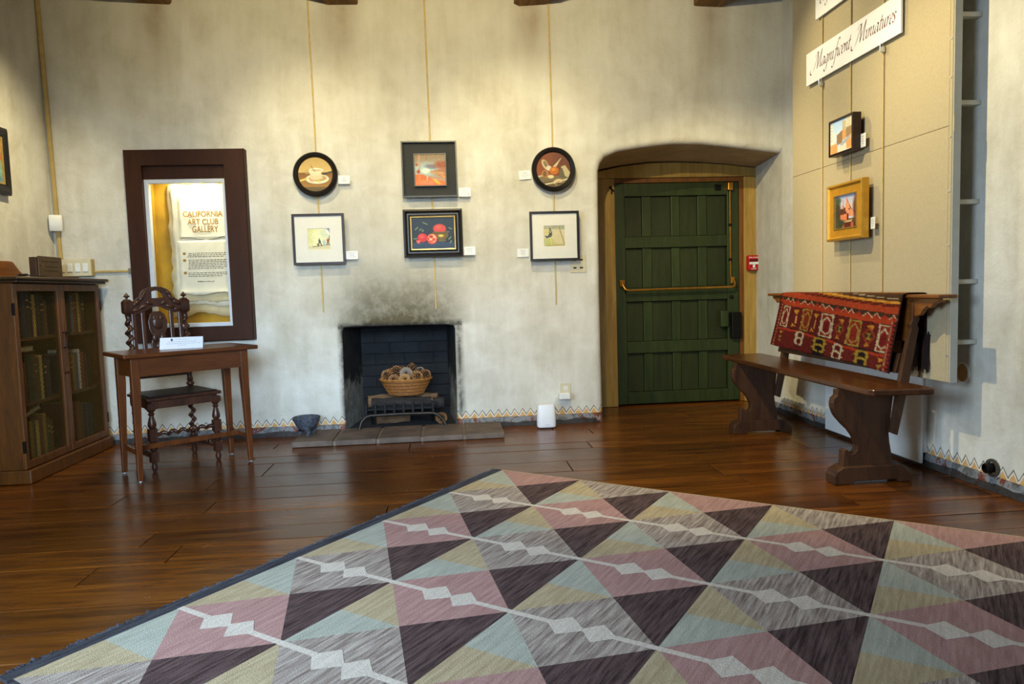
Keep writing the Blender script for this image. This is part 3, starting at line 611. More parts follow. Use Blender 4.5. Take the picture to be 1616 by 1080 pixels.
def sitter():
    c = Canvas(64, 66, (206, 198, 160)); c.vgrad(0, .22, (158, 154, 128), (176, 172, 142)); c.ell(.15, .35, .2, .12, (206, 190, 122), 0, .9); c.vgrad(.62, .95, (188, 188, 112), (176, 176, 104)); c.ell(.7, .65, .3, .3, (204, 190, 146), 0, .9); c.poly([(.78, .05), (1, .05), (1, .22), (.82, .22)], (150, 162, 136))
    c.line([(.72, .03), (.76, .3), (.86, .6), (.95, .92)], .018, (140, 122, 88)); c.line([(.3, .55), (.31, .8), (.36, .96)], .016, (204, 206, 150)); c.line([(.4, .14), (.7, .05)], .014, (140, 132, 92)); c.line([(.1, .96), (.6, .93), (.95, .94)], .02, (160, 140, 96))
    c.ell(.28, .18, .035, .045, (70, 48, 38)); c.poly([(.24, .24), (.32, .23), (.38, .36), (.37, .52), (.26, .5), (.22, .36)], (74, 84, 80)); c.ell(.29, .33, .022, .05, (196, 200, 180)); c.line([(.24, .45), (.2, .54), (.3, .54)], .03, (58, 54, 46)); c.poly([(.02, .48), (.2, .53), (.3, .56), (.1, .62)], (70, 78, 84)); c.speck(5, 2); return c
def city():
    c = Canvas(60, 66, (186, 214, 240)); c.vgrad(0, .6, (176, 208, 246), (222, 232, 236)); c.poly([(0, 0), (.12, 0), (.12, .7), (0, .7)], (232, 226, 206)); c.poly([(.12, .35), (.26, .36), (.26, .7), (.12, .7)], (214, 220, 222)); c.poly([(.55, .05), (.7, .1), (.7, .45), (.55, .4)], (196, 182, 150)); c.poly([(.7, 0), (.95, 0), (.95, .4), (.7, .4)], (226, 214, 184)); c.poly([(.3, .45), (.55, .34), (.55, .72), (.3, .76)], (150, 118, 84)); c.poly([(.55, .34), (.72, .36), (.72, .62), (.55, .66)], (214, 158, 100)); c.poly([(.72, .3), (1, .3), (1, .62), (.72, .6)], (158, 128, 92)); c.poly([(0, .7), (.34, .68), (.34, 1), (0, 1)], (228, 168, 104)); c.poly([(.7, .64), (1, .52), (1, 1), (.72, .95)], (232, 168, 104)); c.poly([(.45, .74), (.9, .56), (.9, .64), (.5, .84)], (170, 170, 176)); c.poly([(.34, .82), (.74, .78), (.74, 1), (.34, 1)], (224, 214, 192))
    for q in range(5): c.line([(.05+.06*q, .74), (.05+.06*q, .97)], .007, (186, 122, 70))
    for q in range(4): c.line([(.76+.06*q, .7), (.76+.06*q, .9)], .007, (190, 120, 70))
    for q in range(6): c.line([(.04, .06+.1*q), (.09, .06+.1*q)], .01, (150, 150, 150)); c.line([(.75, .05+.055*q), (.9, .05+.055*q)], .008, (176, 160, 130))
    c.speck(5); return c
def house():
    c = Canvas(64, 66, (206, 204, 214)); c.vgrad(0, .5, (176, 182, 214), (226, 214, 204)); c.vgrad(.72, 1, (96, 74, 50), (58, 46, 30)); c.ell(.05, .55, .2, .5, (62, 58, 40), 0, .5); c.ell(.98, .45, .2, .45, (106, 64, 40), 0, .5); c.ell(.12, .15, .14, .08, (70, 80, 60), 0, .8)
    c.poly([(.22, .42), (.5, .36), (.62, .6), (.22, .66)], (96, 50, 42)); c.poly([(.5, .08), (.44, .45), (.6, .66), (.78, .68), (.8, .55)], (226, 150, 108)); c.poly([(.5, .05), (.54, .2), (.78, .52), (.66, .42)], (104, 52, 40)); c.poly([(.22, .6), (.6, .56), (.6, .78), (.28, .78)], (222, 128, 80)); c.poly([(.52, .58), (.6, .58), (.6, .76), (.52, .78)], (96, 40, 30)); c.ell(.35, .36, .035, .07, (206, 128, 90)); c.line([(.35, .14), (.35, .36)], .012, (120, 70, 56)); c.poly([(.28, .8), (.75, .76), (.72, .84), (.3, .84)], (196, 160, 120)); c.poly([(.35, .86), (.85, .84), (.85, 1), (.35, 1)], (96, 36, 24)); c.ell(.35, .94, .06, .1, (168, 98, 60)); c.ell(.75, .93, .06, .1, (176, 96, 60)); c.ell(.2, .85, .2, .12, (58, 62, 40), 0, .6); c.ell(.62, .45, .03, .03, (80, 50, 40)); c.speck(6, 2); return c
def coast():
    c = Canvas(40, 60, (150, 150, 120)); c.vgrad(0, .3, (190, 170, 120), (206, 150, 96)); c.ell(.8, .42, .2, .1, (190, 74, 40), 0, .6); c.vgrad(.5, 1, (150, 166, 120), (84, 126, 150)); c.ell(.7, .75, .3, .1, (120, 176, 180), 0, .8); c.speck(8, 2); return c
def round_picture(x, z, R, cv, label, canvas_r):
    p = thing('round_picture', label, 'picture', (x, YB-.036, z)); b = MB(); n = 48
    MB().box(-.01, .01, -.002, .036, .02, .05).build('hanger', M_IRON, p, world=False)
    prof = [(R*.80, -.002), (R*.98, -.004), (R, -.018), (R*.985, -.028), (R*.93, -.034), (R*.90, -.031), (R*.86, -.036), (R*.81, -.032), (canvas_r, -.022), (canvas_r, -.014)]
    b.rings([[(r*math.cos(2*PI*j/n), y, r*math.sin(2*PI*j/n)) for j in range(n)] for r, y in prof], True, False); b.build('frame', M_BLACKF, p, world=False, smooth=True)
    picture_face('painting', cv, canvas_r*2.04, canvas_r*2.04, -.018, p, 0, 0, True); MB().box(-R*.7, R*.7, -.012, -.003, -R*.55, R*.55).build('backing', M_BACK2, p, world=False); return p
round_picture(-.936, 1.922, .160, cups(), 'round black framed still life of stacked teacups on the back wall', .122)
round_picture(.806, 1.930, .165, shells(), 'round black framed still life of seashells on the back wall', .127)
def white_mat(x, z, cv, label, mat):
    w, h = .372, .368; p = thing('framed_watercolor', label, 'picture', (x, YB-.042, z)); MB().box(-.01, .01, -.003, .042, .05, .08).build('hanger', M_IRON, p, world=False)
    MB().frame(w, h, [(.006, -.001), (0, -.004), (0, -.03), (.017, -.03), (.017, -.018), (.016, -.004)]).build('frame', mat, p, world=False)
    b = MB().frame(w-.03, h-.03, [(0, -.010), (0, -.018), (.090, -.018), (.094, -.014), (.094, -.010)]); b.build('mat_board', M_MATB, p, world=False)
    picture_face('watercolor', cv, .158, .162, -.0135, p, .003, .004); MB().box(-w/2+.012, w/2-.012, -.0125, -.003, -h/2+.012, h/2-.012).build('backing', M_MATB, p, world=False)
    b = MB(); b.q([(-w/2+.016, -.020, -h/2+.016), (w/2-.016, -.020, -h/2+.016), (w/2-.016, -.020, h/2-.016), (-w/2+.016, -.020, h/2-.016)]); b.build('glazing', M_GLASS, p, world=False); return p
white_mat(-.933, 1.455, stroll(), 'small watercolor of two walkers in wide white mat and dark frame', M_DBROWNF)
white_mat(.801, 1.437, sitter(), 'small watercolor of a seated figure in wide white mat and black frame', M_BLACKF)
p = thing('framed_painting', 'tiny orange sunset street painting floating in deep black square frame', 'picture', (-.112, YB-.030, 1.944)); MB().box(-.01, .01, -.002, .030, .05, .08).build('hanger', M_IRON, p, world=False)
MB().frame(.404, .404, [(.01, -.001), (0, -.003), (0, -.05), (.010, -.05), (.012, -.022)]).build('frame', M_BLACKF, p, world=False)
MB().box(-.196, .196, -.022, -.002, -.196, .196).build('backing_panel', M_BACK2, p, world=False)
MB().frame(.236, .236, [(0, -.02), (0, -.048), (.006, -.048), (.008, -.042)], -.006, .004).build('inner_frame', M_BLACKF, p, world=False)
picture_face('painting', sunset(), .222, .222, -.043, p, .004, -.006)
p = thing('framed_painting', 'pomegranate still life in ornate black and gilt frame above fireplace', 'picture', (-.103, YB-.040, 1.480)); MB().box(-.01, .01, -.003, .040, .05, .08).build('hanger', M_IRON, p, world=False)
MB().frame(.436, .352, [(.01, -.001), (0, -.004), (0, -.022), (.004, -.034), (.014, -.036), (.020, -.030), (.030, -.018), (.040, -.018), (.048, -.026), (.054, -.028)]).build('frame', M_BLACKF, p, world=False)
MB().frame(.330, .246, [(-.001, -.028), (.002, -.031), (.008, -.030), (.010, -.022), (.010, -.014)], 0, 0).build('gilt_lip', M_GOLDL, p, world=False)
picture_face('painting', pomegranates(), .314, .230, -.019, p); MB().box(-.2, .2, -.017, -.003, -.16, .16).build('backing', M_BACK2, p, world=False)
# right panel pictures (face -x)
p = thing('framed_painting', 'small bright city street painting in deep dark brown frame on fabric panel', 'picture', (2.402, 4.129, 1.902), -PI/2); MB().box(-.01, .01, -.002, .027, .02, .05).build('hanger', M_IRON, p, world=False)
MB().frame(.266, .214, [(.004, -.001), (0, -.003), (0, -.052), (.012, -.055), (.014, -.046)]).build('frame', M_DBROWNF, p, world=False)
picture_face('painting', city(), .240, .190, -.048, p); MB().box(-.12, .12, -.046, -.003, -.098, .098).build('backing', M_DBROWNF, p, world=False)
p = thing('framed_painting', 'storybook house painting in wide gilt frame on fabric panel', 'picture', (2.397, 4.097, 1.453), -PI/2); MB().box(-.01, .01, -.002, .032, .02, .05).build('hanger', M_IRON, p, world=False)
MB().frame(.386, .340, [(.006, -.001), (0, -.004), (0, -.037), (.004, -.045), (.014, -.047), (.019, -.040), (.026, -.034)]).build('frame', M_GOLDF, p, world=False)
MB().frame(.338, .292, [(0, -.033), (0, -.035), (.046, -.033)]).build('flat_panel', plain('gold_leaf_flat', (196, 140, 40), .5, .25, var=.1), p, world=False)
MB().frame(.252, .208, [(0, -.031), (.002, -.039), (.007, -.039), (.009, -.025)]).build('inner_lip', M_GOLDL, p, world=False)
picture_face('painting', house(), .238, .194, -.0262, p); MB().box(-.17, .17, -.024, -.003, -.15, .15).build('backing', M_GOLDF, p, world=False)
# left wall picture (faces +x)
p = thing('framed_painting', 'colorful painting in wide black frame on the left wall', 'picture', (XL+.005, 4.60, 1.95), PI/2)
MB().frame(.56, .42, [(.006, -.001), (0, -.004), (0, -.03), (.02, -.045), (.05, -.04), (.062, -.03)]).build('frame', M_BLACKF, p, world=False)
MB().frame(.44, .30, [(0, -.028), (.002, -.034), (.012, -.032), (.014, -.02)]).build('gilt_lip', M_GOLDL, p, world=False)
picture_face('painting', coast(), .42, .28, -.024, p); MB().box(-.25, .25, -.022, -.003, -.18, .18).build('backing', M_BACK2, p, world=False)
# ------------------------------------------------------------------ title cards next to the pictures
def card(x, z, w, h, label, yo=-.045, rot=0, y=YB, xo=None, tilt=0):
    loc = (x, y+yo, z) if rot == 0 else (xo, y, z)
    o = thing('title_card', label, 'label card', loc, rot, 'title cards beside the pictures'); o.rotation_euler[1] = tilt
    MB().box(-w/2, w/2, -.001, .0, -h/2, h/2).build('card', M_WHITE, o, world=False); b = MB(); r = random.Random(int(x*1000+z*77))
    for k in range(4): L = w*r.uniform(.25, .7); b.box(-L/2, L/2, -.0016, -.001, h*(.28-.17*k)-.0012, h*(.28-.17*k)+.0012)
    b.build('print', plain('grey_print', (150, 150, 156), .8, bump=0), o, world=False); return o
card(-.735, 1.882, .082, .060, 'white title card right of the round teacup picture')
card(-.703, 1.334, .086, .060, 'white title card right of the two walkers watercolor')
o = card(.140, 1.776, .086, .064, 'white title card with red dot beside black square sunset frame'); MB().box(.026, .032, -.0022, -.001, -.022, -.016).build('red_dot', M_RED, o, world=False)
card(.162, 1.344, .084, .062, 'white title card right of the pomegranate painting')
card(.596, 1.900, .088, .066, 'white title card left of the round seashell picture', -.012, tilt=-.06)
card(.564, 1.321, .088, .062, 'white title card left of the seated figure watercolor', -.012)
card(0, 1.842, .055, .078, 'white title card beside the small city painting', rot=-PI/2, y=3.975, xo=2.398)
card(0, 1.362, .042, .066, 'white title card beside the gilt framed house painting', rot=-PI/2, y=3.872, xo=2.398)
# ------------------------------------------------------------------ hanging cords on the back wall
M_CORD = plain('tan_cord', (196, 170, 112), .7, bump=.05)
for x, lab in ((-.936, 'tan hanging cord behind teacup and walkers pictures'), (-.104, 'tan hanging cord behind sunset and pomegranate pictures'), (.808, 'tan hanging cord behind seashell and seated figure pictures')):
    b = MB().tube([(x-.003, YB-.006, ZC-.06), (x+.002, YB-.006, 2.2), (x, YB-.006, .92)], .0055, 8); tag(b.build('picture_cord', M_CORD, smooth=True), lab, 'cord', 'picture hanging cords')
# ------------------------------------------------------------------ wall plates
def plate_outlet():
    o = thing('socket_plate', 'ivory wall plate with dark keystone sockets behind watercolor frame', 'wall plate', (.984, YB, 1.227)); MB().box(-.062, .062, -.008, 0, -.066, .066).build('plate', M_CREAMP, o, world=False, bevel=.003)
    for dx in (-.025, .025):
        for dz in (-.03, .03): MB().box(dx-.012, dx+.012, -.0095, -.007, dz-.006, dz+.006).build('socket', M_INK, o, world=False)
plate_outlet()
o = thing('power_outlet', 'ivory power outlet low on back wall by doorway', 'outlet', (.865, YB, .253)); MB().box(-.040, .040, -.007, 0, -.062, .062).build('plate', M_CREAMP, o, world=False, bevel=.003)
for dz in (.026, -.026):
    b = MB(); b.rings([[(.017*math.cos(2*PI*j/16), y, dz+.016*math.sin(2*PI*j/16)) for j in range(16)] for y in (-.006, -.0095)]); f = b.build('receptacle', M_WHITE, o, world=False)
    b = MB(); b.box(-.007, -.005, -.0102, -.009, dz-.002, dz+.007); b.box(.005, .007, -.0102, -.009, dz-.002, dz+.007); b.box(-.002, .002, -.0102, -.009, dz-.011, dz-.007); b.build('slots', M_INK, f, world=False)
o = thing('power_adapter', 'white power adapter plugged into the low outlet', 'power adapter', (.850, YB-.012, .222)); MB().box(-.046, .042, -.055, .0, -.024, .024).build('body', M_WHITE, o, world=False, bevel=.006)
MB().tube([(-.046, -.03, 0), (-.075, -.035, -.01), (-.09, -.03, -.08), (-.115, -.04, -.15), (-.14, -.05, -.19)], .0025, 6).build('cable', M_WHITE, o, world=False, smooth=True)
rt = thing('wifi_router', 'white rounded upright router on floor against back wall', 'router', (.692, 5.27, 0))
def superell(w, d, z, n=28, e=3.2): return [(w*math.copysign(abs(math.cos(t))**(2/e), math.cos(t)), d*math.copysign(abs(math.sin(t))**(2/e), math.sin(t)), z) for t in [2*PI*i/n for i in range(n)]]
b = MB().rings([superell(.058, .034, .006), superell(.068, .038, .009), superell(.072, .04, .02), superell(.071, .039, .08), superell(.065, .035, .168), superell(.060, .031, .178), superell(.050, .024, .181)]); b.build('body', plain('router_white', (232, 235, 240), .35, var=.02, bump=0), rt, world=False, smooth=True)
b = MB().rings([superell(.05, .028, 0), superell(.05, .028, .007)]); b.build('foot', M_INK, rt, world=False)
MB().box(-.012, .022, -.0405, -.0385, .026, .031).build('logo', plain('pale_grey', (196, 200, 208), .5, bump=0), rt, world=False)
# corner conduit, sensor, switch panel
M_CONDUIT = plain('tan_painted_conduit', (178, 152, 92), .55, var=.1)
b = MB().box(XL+.008, XL+.034, YB-.026, YB-.001, 1.345, ZC-.01); b.v = [(p_[0]+(.022 if p_[2] < 2 else -.006), p_[1], p_[2]) for p_ in b.v]; tag(b.build('conduit', M_CONDUIT, bevel=.006), 'tan painted conduit running down the left room corner', 'conduit')
o = thing('switch_panel', 'ivory multi gang switch panel above the bookcase', 'switch panel', (-2.648, YB, 1.232)); MB().box(-.122, .115, -.05, -.001, 0, .122).build('box', M_CONDUIT, o, world=False, bevel=.004); MB().box(-.124, .113, -.058, -.05, .002, .12).build('plate', M_CREAMP, o, world=False, bevel=.003)
for i in range(4): MB().box(-.098+i*.052, -.062+i*.052, -.064, -.057, .032, .092).build('switch', M_WHITE if i else M_CREAMP, o, world=False, bevel=.003)
o = thing('conduit', 'short horizontal tan conduit between switch panel and notice case', 'conduit', (-2.40, YB, 1.255)); MB().box(-.135, .142, -.014, -.001, .0, .016).build('strip', M_CONDUIT, o, world=False, bevel=.003); MB().box(.10, .125, -.018, -.001, -.012, .028).build('clip', plain('grey_clip', (128, 122, 106), .6), o, world=False, bevel=.003)
o = thing('motion_sensor', 'white motion sensor on the tan corner conduit', 'sensor', (-2.75, YB-.056, 1.555), math.radians(24)); b = MB().rings([superell(.038, .012, 0, 20, 5), superell(.041, .020, .012, 20, 5), superell(.042, .026, .06, 20, 5), superell(.041, .022, .105, 20, 5), superell(.038, .016, .112, 20, 5)]); b.build('housing', M_WHITE, o, world=False, smooth=True)
# ------------------------------------------------------------------ fabric display panel on the right wall
def linen():
    t = NT('beige_linen'); v = t.pos((1, 1, 1)); w1 = t.noise(t.pos((1, 8, 160)), 8, 2); w2 = t.noise(t.pos((1, 160, 8)), 8, 2)
    f = t.math('MULTIPLY', t.math('ADD', w1, w2), .5); t.set(t.ramp(f, [(.3, lin((164, 149, 119))), (.7, lin((192, 178, 147)))]), .9, 0.0, .1); t.bump(f, .25, .002); return t.m
M_LINEN = linen(); M_ALU = plain('grey_painted_metal', (186, 184, 172), .5, var=.05); M_SCREW = plain('bright_screw', (214, 212, 200), .3, .6, bump=0)
PX = 2.43; PY0, PY1, PZ0, PZ1 = 3.285, 4.885, .525, 3.18
pn = thing('fabric_display_panel', 'tall beige linen covered display panel on right wall', 'display panel', (PX+.012, (PY0+PY1)/2, PZ0))
ZS = 1.772
MB().box(PX, PX+.016, PY0+.024, PY1, PZ0, ZS-.0004).build('linen_board', M_LINEN, pn, bevel=.004); MB().box(PX, PX+.016, PY0+.024, PY1, ZS+.0004, PZ1).build('linen_board', M_LINEN, pn, bevel=.004)
MB().box(PX-.001, PX+.018, PY0+.001, PY0+.023, PZ0, PZ1).build('linen_edge', M_LINEN, pn, bevel=.005)
b = MB().box(PX+.004, PX+.042, PY0-.004, PY0+.001, PZ0, PZ1); b.build('edge_strip', M_ALU, pn)
MB().box(PX+.018, PX+.042, PY0, PY1-.02, PZ0+.02, PZ1-.02).build('backing_board', M_ALU, pn)
for z in (.66, .93, 1.20, 1.46, 1.72, 2.0, 2.18, 2.40):
    b = MB(); b.rings([[(x, PY0+.012+.006*math.cos(2*PI*j/8), z+.006*math.sin(2*PI*j/8)) for j in range(8)] for x in (PX-.004, PX+.002)]); b.build('screw', M_SCREW, pn)
for z in (.72, 1.02, 1.41, 1.885, 2.30): MB().box(PX+.042, XR-.001, PY0+.03, PY0+.07, z-.011, z+.011).build('standoff', M_ALU, pn, bevel=.002)
MB().box(PX+.002, PX+.012, PY0-.007, PY0-.003, 1.74, 1.82).build('clip', M_CREAMP, pn)
# cords, hooks and signs on the panel
for y, lab in ((4.475, 'tan hanging cord on fabric panel, farthest from viewer'), (4.148, 'tan hanging cord on fabric panel behind the two framed paintings'), (3.825, 'tan hanging cord on fabric panel, nearest to viewer')):
    b = MB().tube([(PX-.006, y, PZ1), (PX-.006, y+.002, 2.2), (PX-.006, y, .80)], .0042, 8); tag(b.build('picture_cord', M_CORD, smooth=True), lab, 'cord', 'picture hanging cords')
for y, lab in ((4.475, 'small metal hook under the sign on far cord'), (3.825, 'small metal hook under the sign on near cord')):
    b = MB().tube([(PX-.012, y, 2.345), (PX-.014, y, 2.29), (PX-.03, y-.006, 2.285), (PX-.034, y-.01, 2.33)], .004, 6); b.box(PX-.018, PX-.006, y-.012, y+.012, 2.285, 2.315); tag(b.build('cord_hook', M_SCREW), lab, 'hook', 'sign hooks')
GL = {'i': ([[(0, .8), (.13, 1), (.18, .6), (.18, .2), (.32, 0), (.52, .25)], [(.27, 1.4), (.30, 1.46)]], .5), 'n': ([[(0, .85), (.12, 1), (.15, .5), (.12, 0)], [(.14, .45), (.4, .95), (.58, .85), (.57, .3), (.7, 0), (.86, .22)]], .86),
 'a': ([[(.6, .85), (.35, 1), (.08, .6), (.08, .15), (.28, 0), (.52, .4), (.62, .95)], [(.62, .95), (.58, .3), (.7, 0), (.86, .22)]], .86), 'g': ([[(.6, .85), (.35, 1), (.08, .6), (.08, .2), (.28, .05), (.52, .4), (.62, .95)], [(.62, .95), (.58, .1), (.5, -.7), (.22, -.95), (-.02, -.65), (.4, -.2), (.86, .2)]], .84),
 'f': ([[(.95, 1.95), (.72, 2.15), (.5, 1.6), (.36, .4), (.22, -.75), (-.02, -1.05), (-.22, -.85)], [(.12, .95), (.62, 1.0)]], .66), 'c': ([[(.55, .82), (.36, 1), (.1, .65), (.08, .2), (.26, 0), (.58, .25)]], .6), 'e': ([[(.1, .5), (.46, .65), (.46, .95), (.28, 1), (.08, .6), (.08, .15), (.28, 0), (.58, .25)]], .6),
 't': ([[(.3, 1.55), (.22, .8), (.18, .2), (.32, 0), (.52, .22)], [(0, 1), (.48, 1.02)]], .52), 'u': ([[(0, .85), (.12, 1), (.12, .3), (.25, 0), (.45, .25), (.58, 1)], [(.58, 1), (.56, .3), (.68, 0), (.86, .22)]], .86), 'r': ([[(0, .85), (.12, 1), (.15, .5), (.12, 0)], [(.14, .5), (.34, .95), (.54, .98)]], .58), 's': ([[(.46, .85), (.28, 1), (.1, .8), (.32, .45), (.36, .15), (.18, 0), (0, .15)]], .55),
 'M': ([[(-1.0, .1), (-.95, -.3), (-.55, -.42), (-.1, .1), (.3, 1.1), (.62, 2.0)], [(-.05, 1.55), (.15, 1.95), (.62, 2.02)], [(.6, 2), (.72, 1), (.78, .0)], [(.78, 0), (1.15, 1.2), (1.5, 2.2)], [(1.5, 2.2), (1.44, 1), (1.5, .15), (1.66, 0), (1.86, .25)]], 1.86), 'C': ([[(1.2, 1.7), (.9, 2.05), (.4, 1.6), (.1, .7), (.25, .05), (.6, -.1), (1.0, .25)]], 1.1), ' ': ([], 1.35)}
def smooth_path(p, k=6):
    if len(p) < 3: return [Vector(a) for a in p]
    P = [Vector(a) for a in p]; P = [P[0]*2-P[1]]+P+[P[-1]*2-P[-2]]; out = []
    for i in range(1, len(P)-2):
        a, b_, c, d = P[i-1:i+3]
        for t in [j/k for j in range(k)]: out.append(.5*((2*b_)+(c-a)*t+(2*a-5*b_+4*c-d)*t*t+(3*b_-a-3*c+d)*t**3))
    return out+[P[-2]]
def script(txt, width, z0, mat, name, parent, x0, y):
    tot = 0; items = []
    for ch in txt:
        g, adv = GL[ch]; items.append((g, tot)); tot += adv
    s = width/tot; nib = Vector((.75, .55)).normalized()*.095*s; b = MB(); shear = .30
    for g, ox in items:
        for st in g:
            P = [Vector(((p.x+ox+p.y*shear)*s+x0, p.y*s+z0)) for p in smooth_path(st)]
            if len(P) < 2: continue
            n0 = len(b.v)
            for p in P: b.v += [(p.x-nib.x, y, p.y-nib.y), (p.x+nib.x, y, p.y+nib.y)]
            for i in range(len(P)-1): b.f.append((n0+2*i, n0+2*i+2, n0+2*i+3, n0+2*i+1)); b.mi.append(0)
    return b.build(name, mat, parent, world=False)
M_SIGN = plain('white_sign_board', (240, 240, 240), .6, var=.01, bump=0); M_MAROON = plain('maroon_ink', (112, 48, 56), .7, bump=0)
sg = thing('hanging_sign', 'long white sign reading Magnificent Miniatures in maroon script', 'sign', (PX-.014, 4.148, 2.33), -PI/2)
MB().box(-.498, .498, -.010, 0, 0, .205).build('board', M_SIGN, sg, world=False); script('Magnificent Miniatures', .845, .077, M_MAROON, 'lettering', sg, -.395, -.0108)
sg = thing('hanging_sign', 'upper white sign cut off by the top of the picture', 'sign', (PX-.014, 4.03, 2.715), -PI/2)
MB().box(-.498, .498, -.010, 0, 0, .205).build('board', M_SIGN, sg, world=False); script('Cug', .11, .085, M_MAROON, 'lettering', sg, -.45, -.0108)
# white cover board low on the right wall
o = thing('white_cover_board', 'white painted cover board low on wall behind the bench', 'board', (XR-.02, 4.16, .02)); MB().box(XR-.045, XR-.03, 3.665, 4.19, .022, .62).build('leaf', M_WHITE, o, bevel=.003); MB().box(XR-.045, XR-.03, 4.193, 4.67, .022, .62).build('leaf', M_WHITE, o, bevel=.003)
MB().box(XR-.03, XR-.001, 3.675, 4.66, .08, .61).build('core', M_WHITE, o)
o = thing('pipe_stub', 'short dark iron pipe stub low on the right wall', 'pipe', (XR, 3.19, .115), -PI/2)
b = MB(); n = 20
for prof in ([(.0, -.004), (.044, -.004), (.044, -.012), (.030, -.014), (.030, -.004)],): b.rings([[(r*math.cos(2*PI*j/n), y, r*math.sin(2*PI*j/n)) for j in range(n)] for r, y in prof[1:]], True, False)
b.build('collar', plain('dull_metal', (88, 80, 70), .5, .5), o, world=False, smooth=True)
b = MB().rings([[(r*math.cos(2*PI*j/n), y, r*math.sin(2*PI*j/n)) for j in range(n)] for r, y in ((.024, 0), (.024, -.045), (.017, -.048), (.016, -.03))]); b.build('pipe', M_IRON, o, world=False, smooth=True)
o = thing('hole_cover', 'round tan cover with chipped white rim on right wall below panel', 'cover', (XR, 3.405, .555), -PI/2)
b = MB().rings([[(r*math.cos(2*PI*j/n)*(1+.06*math.sin(3*j)), y, r*1.25*math.sin(2*PI*j/n)) for j in range(n)] for r, y in ((.046, -.0), (.044, -.006), (.036, -.007))]); b.build('rim', M_WHITE, o, world=False)
b = MB().rings([[(r*math.cos(2*PI*j/n), y, r*1.25*math.sin(2*PI*j/n)) for j in range(n)] for r, y in ((.037, -.004), (.037, -.009), (.02, -.010))]); b.build('disc', plain('tan_patch', (176, 142, 92), .8), o, world=False)
# ------------------------------------------------------------------ bench
M_BENCH = wood('aged_bench_wood', (42, 24, 14), (86, 54, 32), .5, (4, 4, .7), bump=.3, grain=3); M_SEAT = wood('polished_bench_seat', (44, 22, 9), (86, 48, 20), .26, (5, .5, 5), bump=.15, spec=.5); M_RAIL = wood('bench_rail_wood', (88, 48, 16), (138, 82, 30), .35, (5, .6, 5))
LEG = [(1.952, .488), (1.952, .459), (1.934, .444), (1.928, .420), (1.930, .395), (1.941, .364), (1.956, .341), (1.990, .303), (2.019, .275), (2.040, .247), (2.052, .22), (2.060, .195), (2.058, .172), (2.046, .156), (2.030, .151), (2.019, .157), (2.014, .170), (2.000, .178), (1.986, .172), (1.981, .085), (2.250, .085), (2.246, .14), (2.234, .2), (2.229, .249), (2.240, .35), (2.255, .488)]
FOOT = [(1.926, 0), (1.926, .045), (1.934, .058), (1.937, .070), (1.962, .082), (1.975, .090), (2.282, .092), (2.300, .082), (2.312, .067), (2.332, .048), (2.344, .028), (2.344, 0), (2.27, 0), (2.262, .014), (2.03, .014), (2.02, 0)]
UP = [(2.222, .26), (2.262, .50), (2.292, .66), (2.312, .75), (2.322, .79), (2.318, .81), (2.328, .83), (2.335, .93), (2.372, .93), (2.366, .83), (2.356, .81), (2.364, .79), (2.356, .75), (2.340, .66), (2.312, .50), (2.268, .30), (2.256, .245)]
bn = thing('trestle_bench', 'old brown trestle bench with scrolled plank legs along right wall', 'bench', (2.14, 4.12, 0))
for y in (3.47, 4.77):
    MB().prism(LEG, 'y', y-.024, y+.024).build('leg', M_BENCH, bn, bevel=.004); MB().prism(FOOT, 'y', y-.048, y+.048).build('foot', M_BENCH, bn, bevel=.005); MB().prism(UP, 'y', y-.056, y-.026 if y < 4 else y-.026).build('back_upright', M_BENCH, bn, bevel=.003)
SEATP = [(1.985, 3.185), (1.97, 3.21), (1.962, 3.6), (1.960, 4.12), (1.965, 4.7), (1.975, 5.05), (2.0, 5.09), (2.27, 5.09), (2.285, 5.06), (2.285, 3.2), (2.275, 3.165)]
b = MB().prism(SEATP, 'z', .490, .522); b.build('seat', M_SEAT, bn, bevel=.008, seg=3)
MB().box(2.318, 2.412, 3.205, 5.045, .944, .962).build('top_rail', M_RAIL, bn, bevel=.005)
e = [(3.235, .944), (3.24, .925), (3.275, .915), (3.29, .90), (3.30, .895), (3.32, .905), (3.35, .885), (3.375, .858), (3.41, .850), (3.43, .862), (3.45, .85)]
ap = e+[(3.47, .72), (4.77, .72)]+[(8.24-y, z) for y, z in reversed(e)]
MB().prism(ap, 'x', 2.338, 2.362).build('scalloped_apron', M_RAIL, bn, bevel=.003)
MB().prism([(2.268, .56), (2.292, .66), (2.312, .66), (2.288, .56)], 'y', 3.46, 4.78).build('lower_back_rail', M_BENCH, bn, bevel=.003)
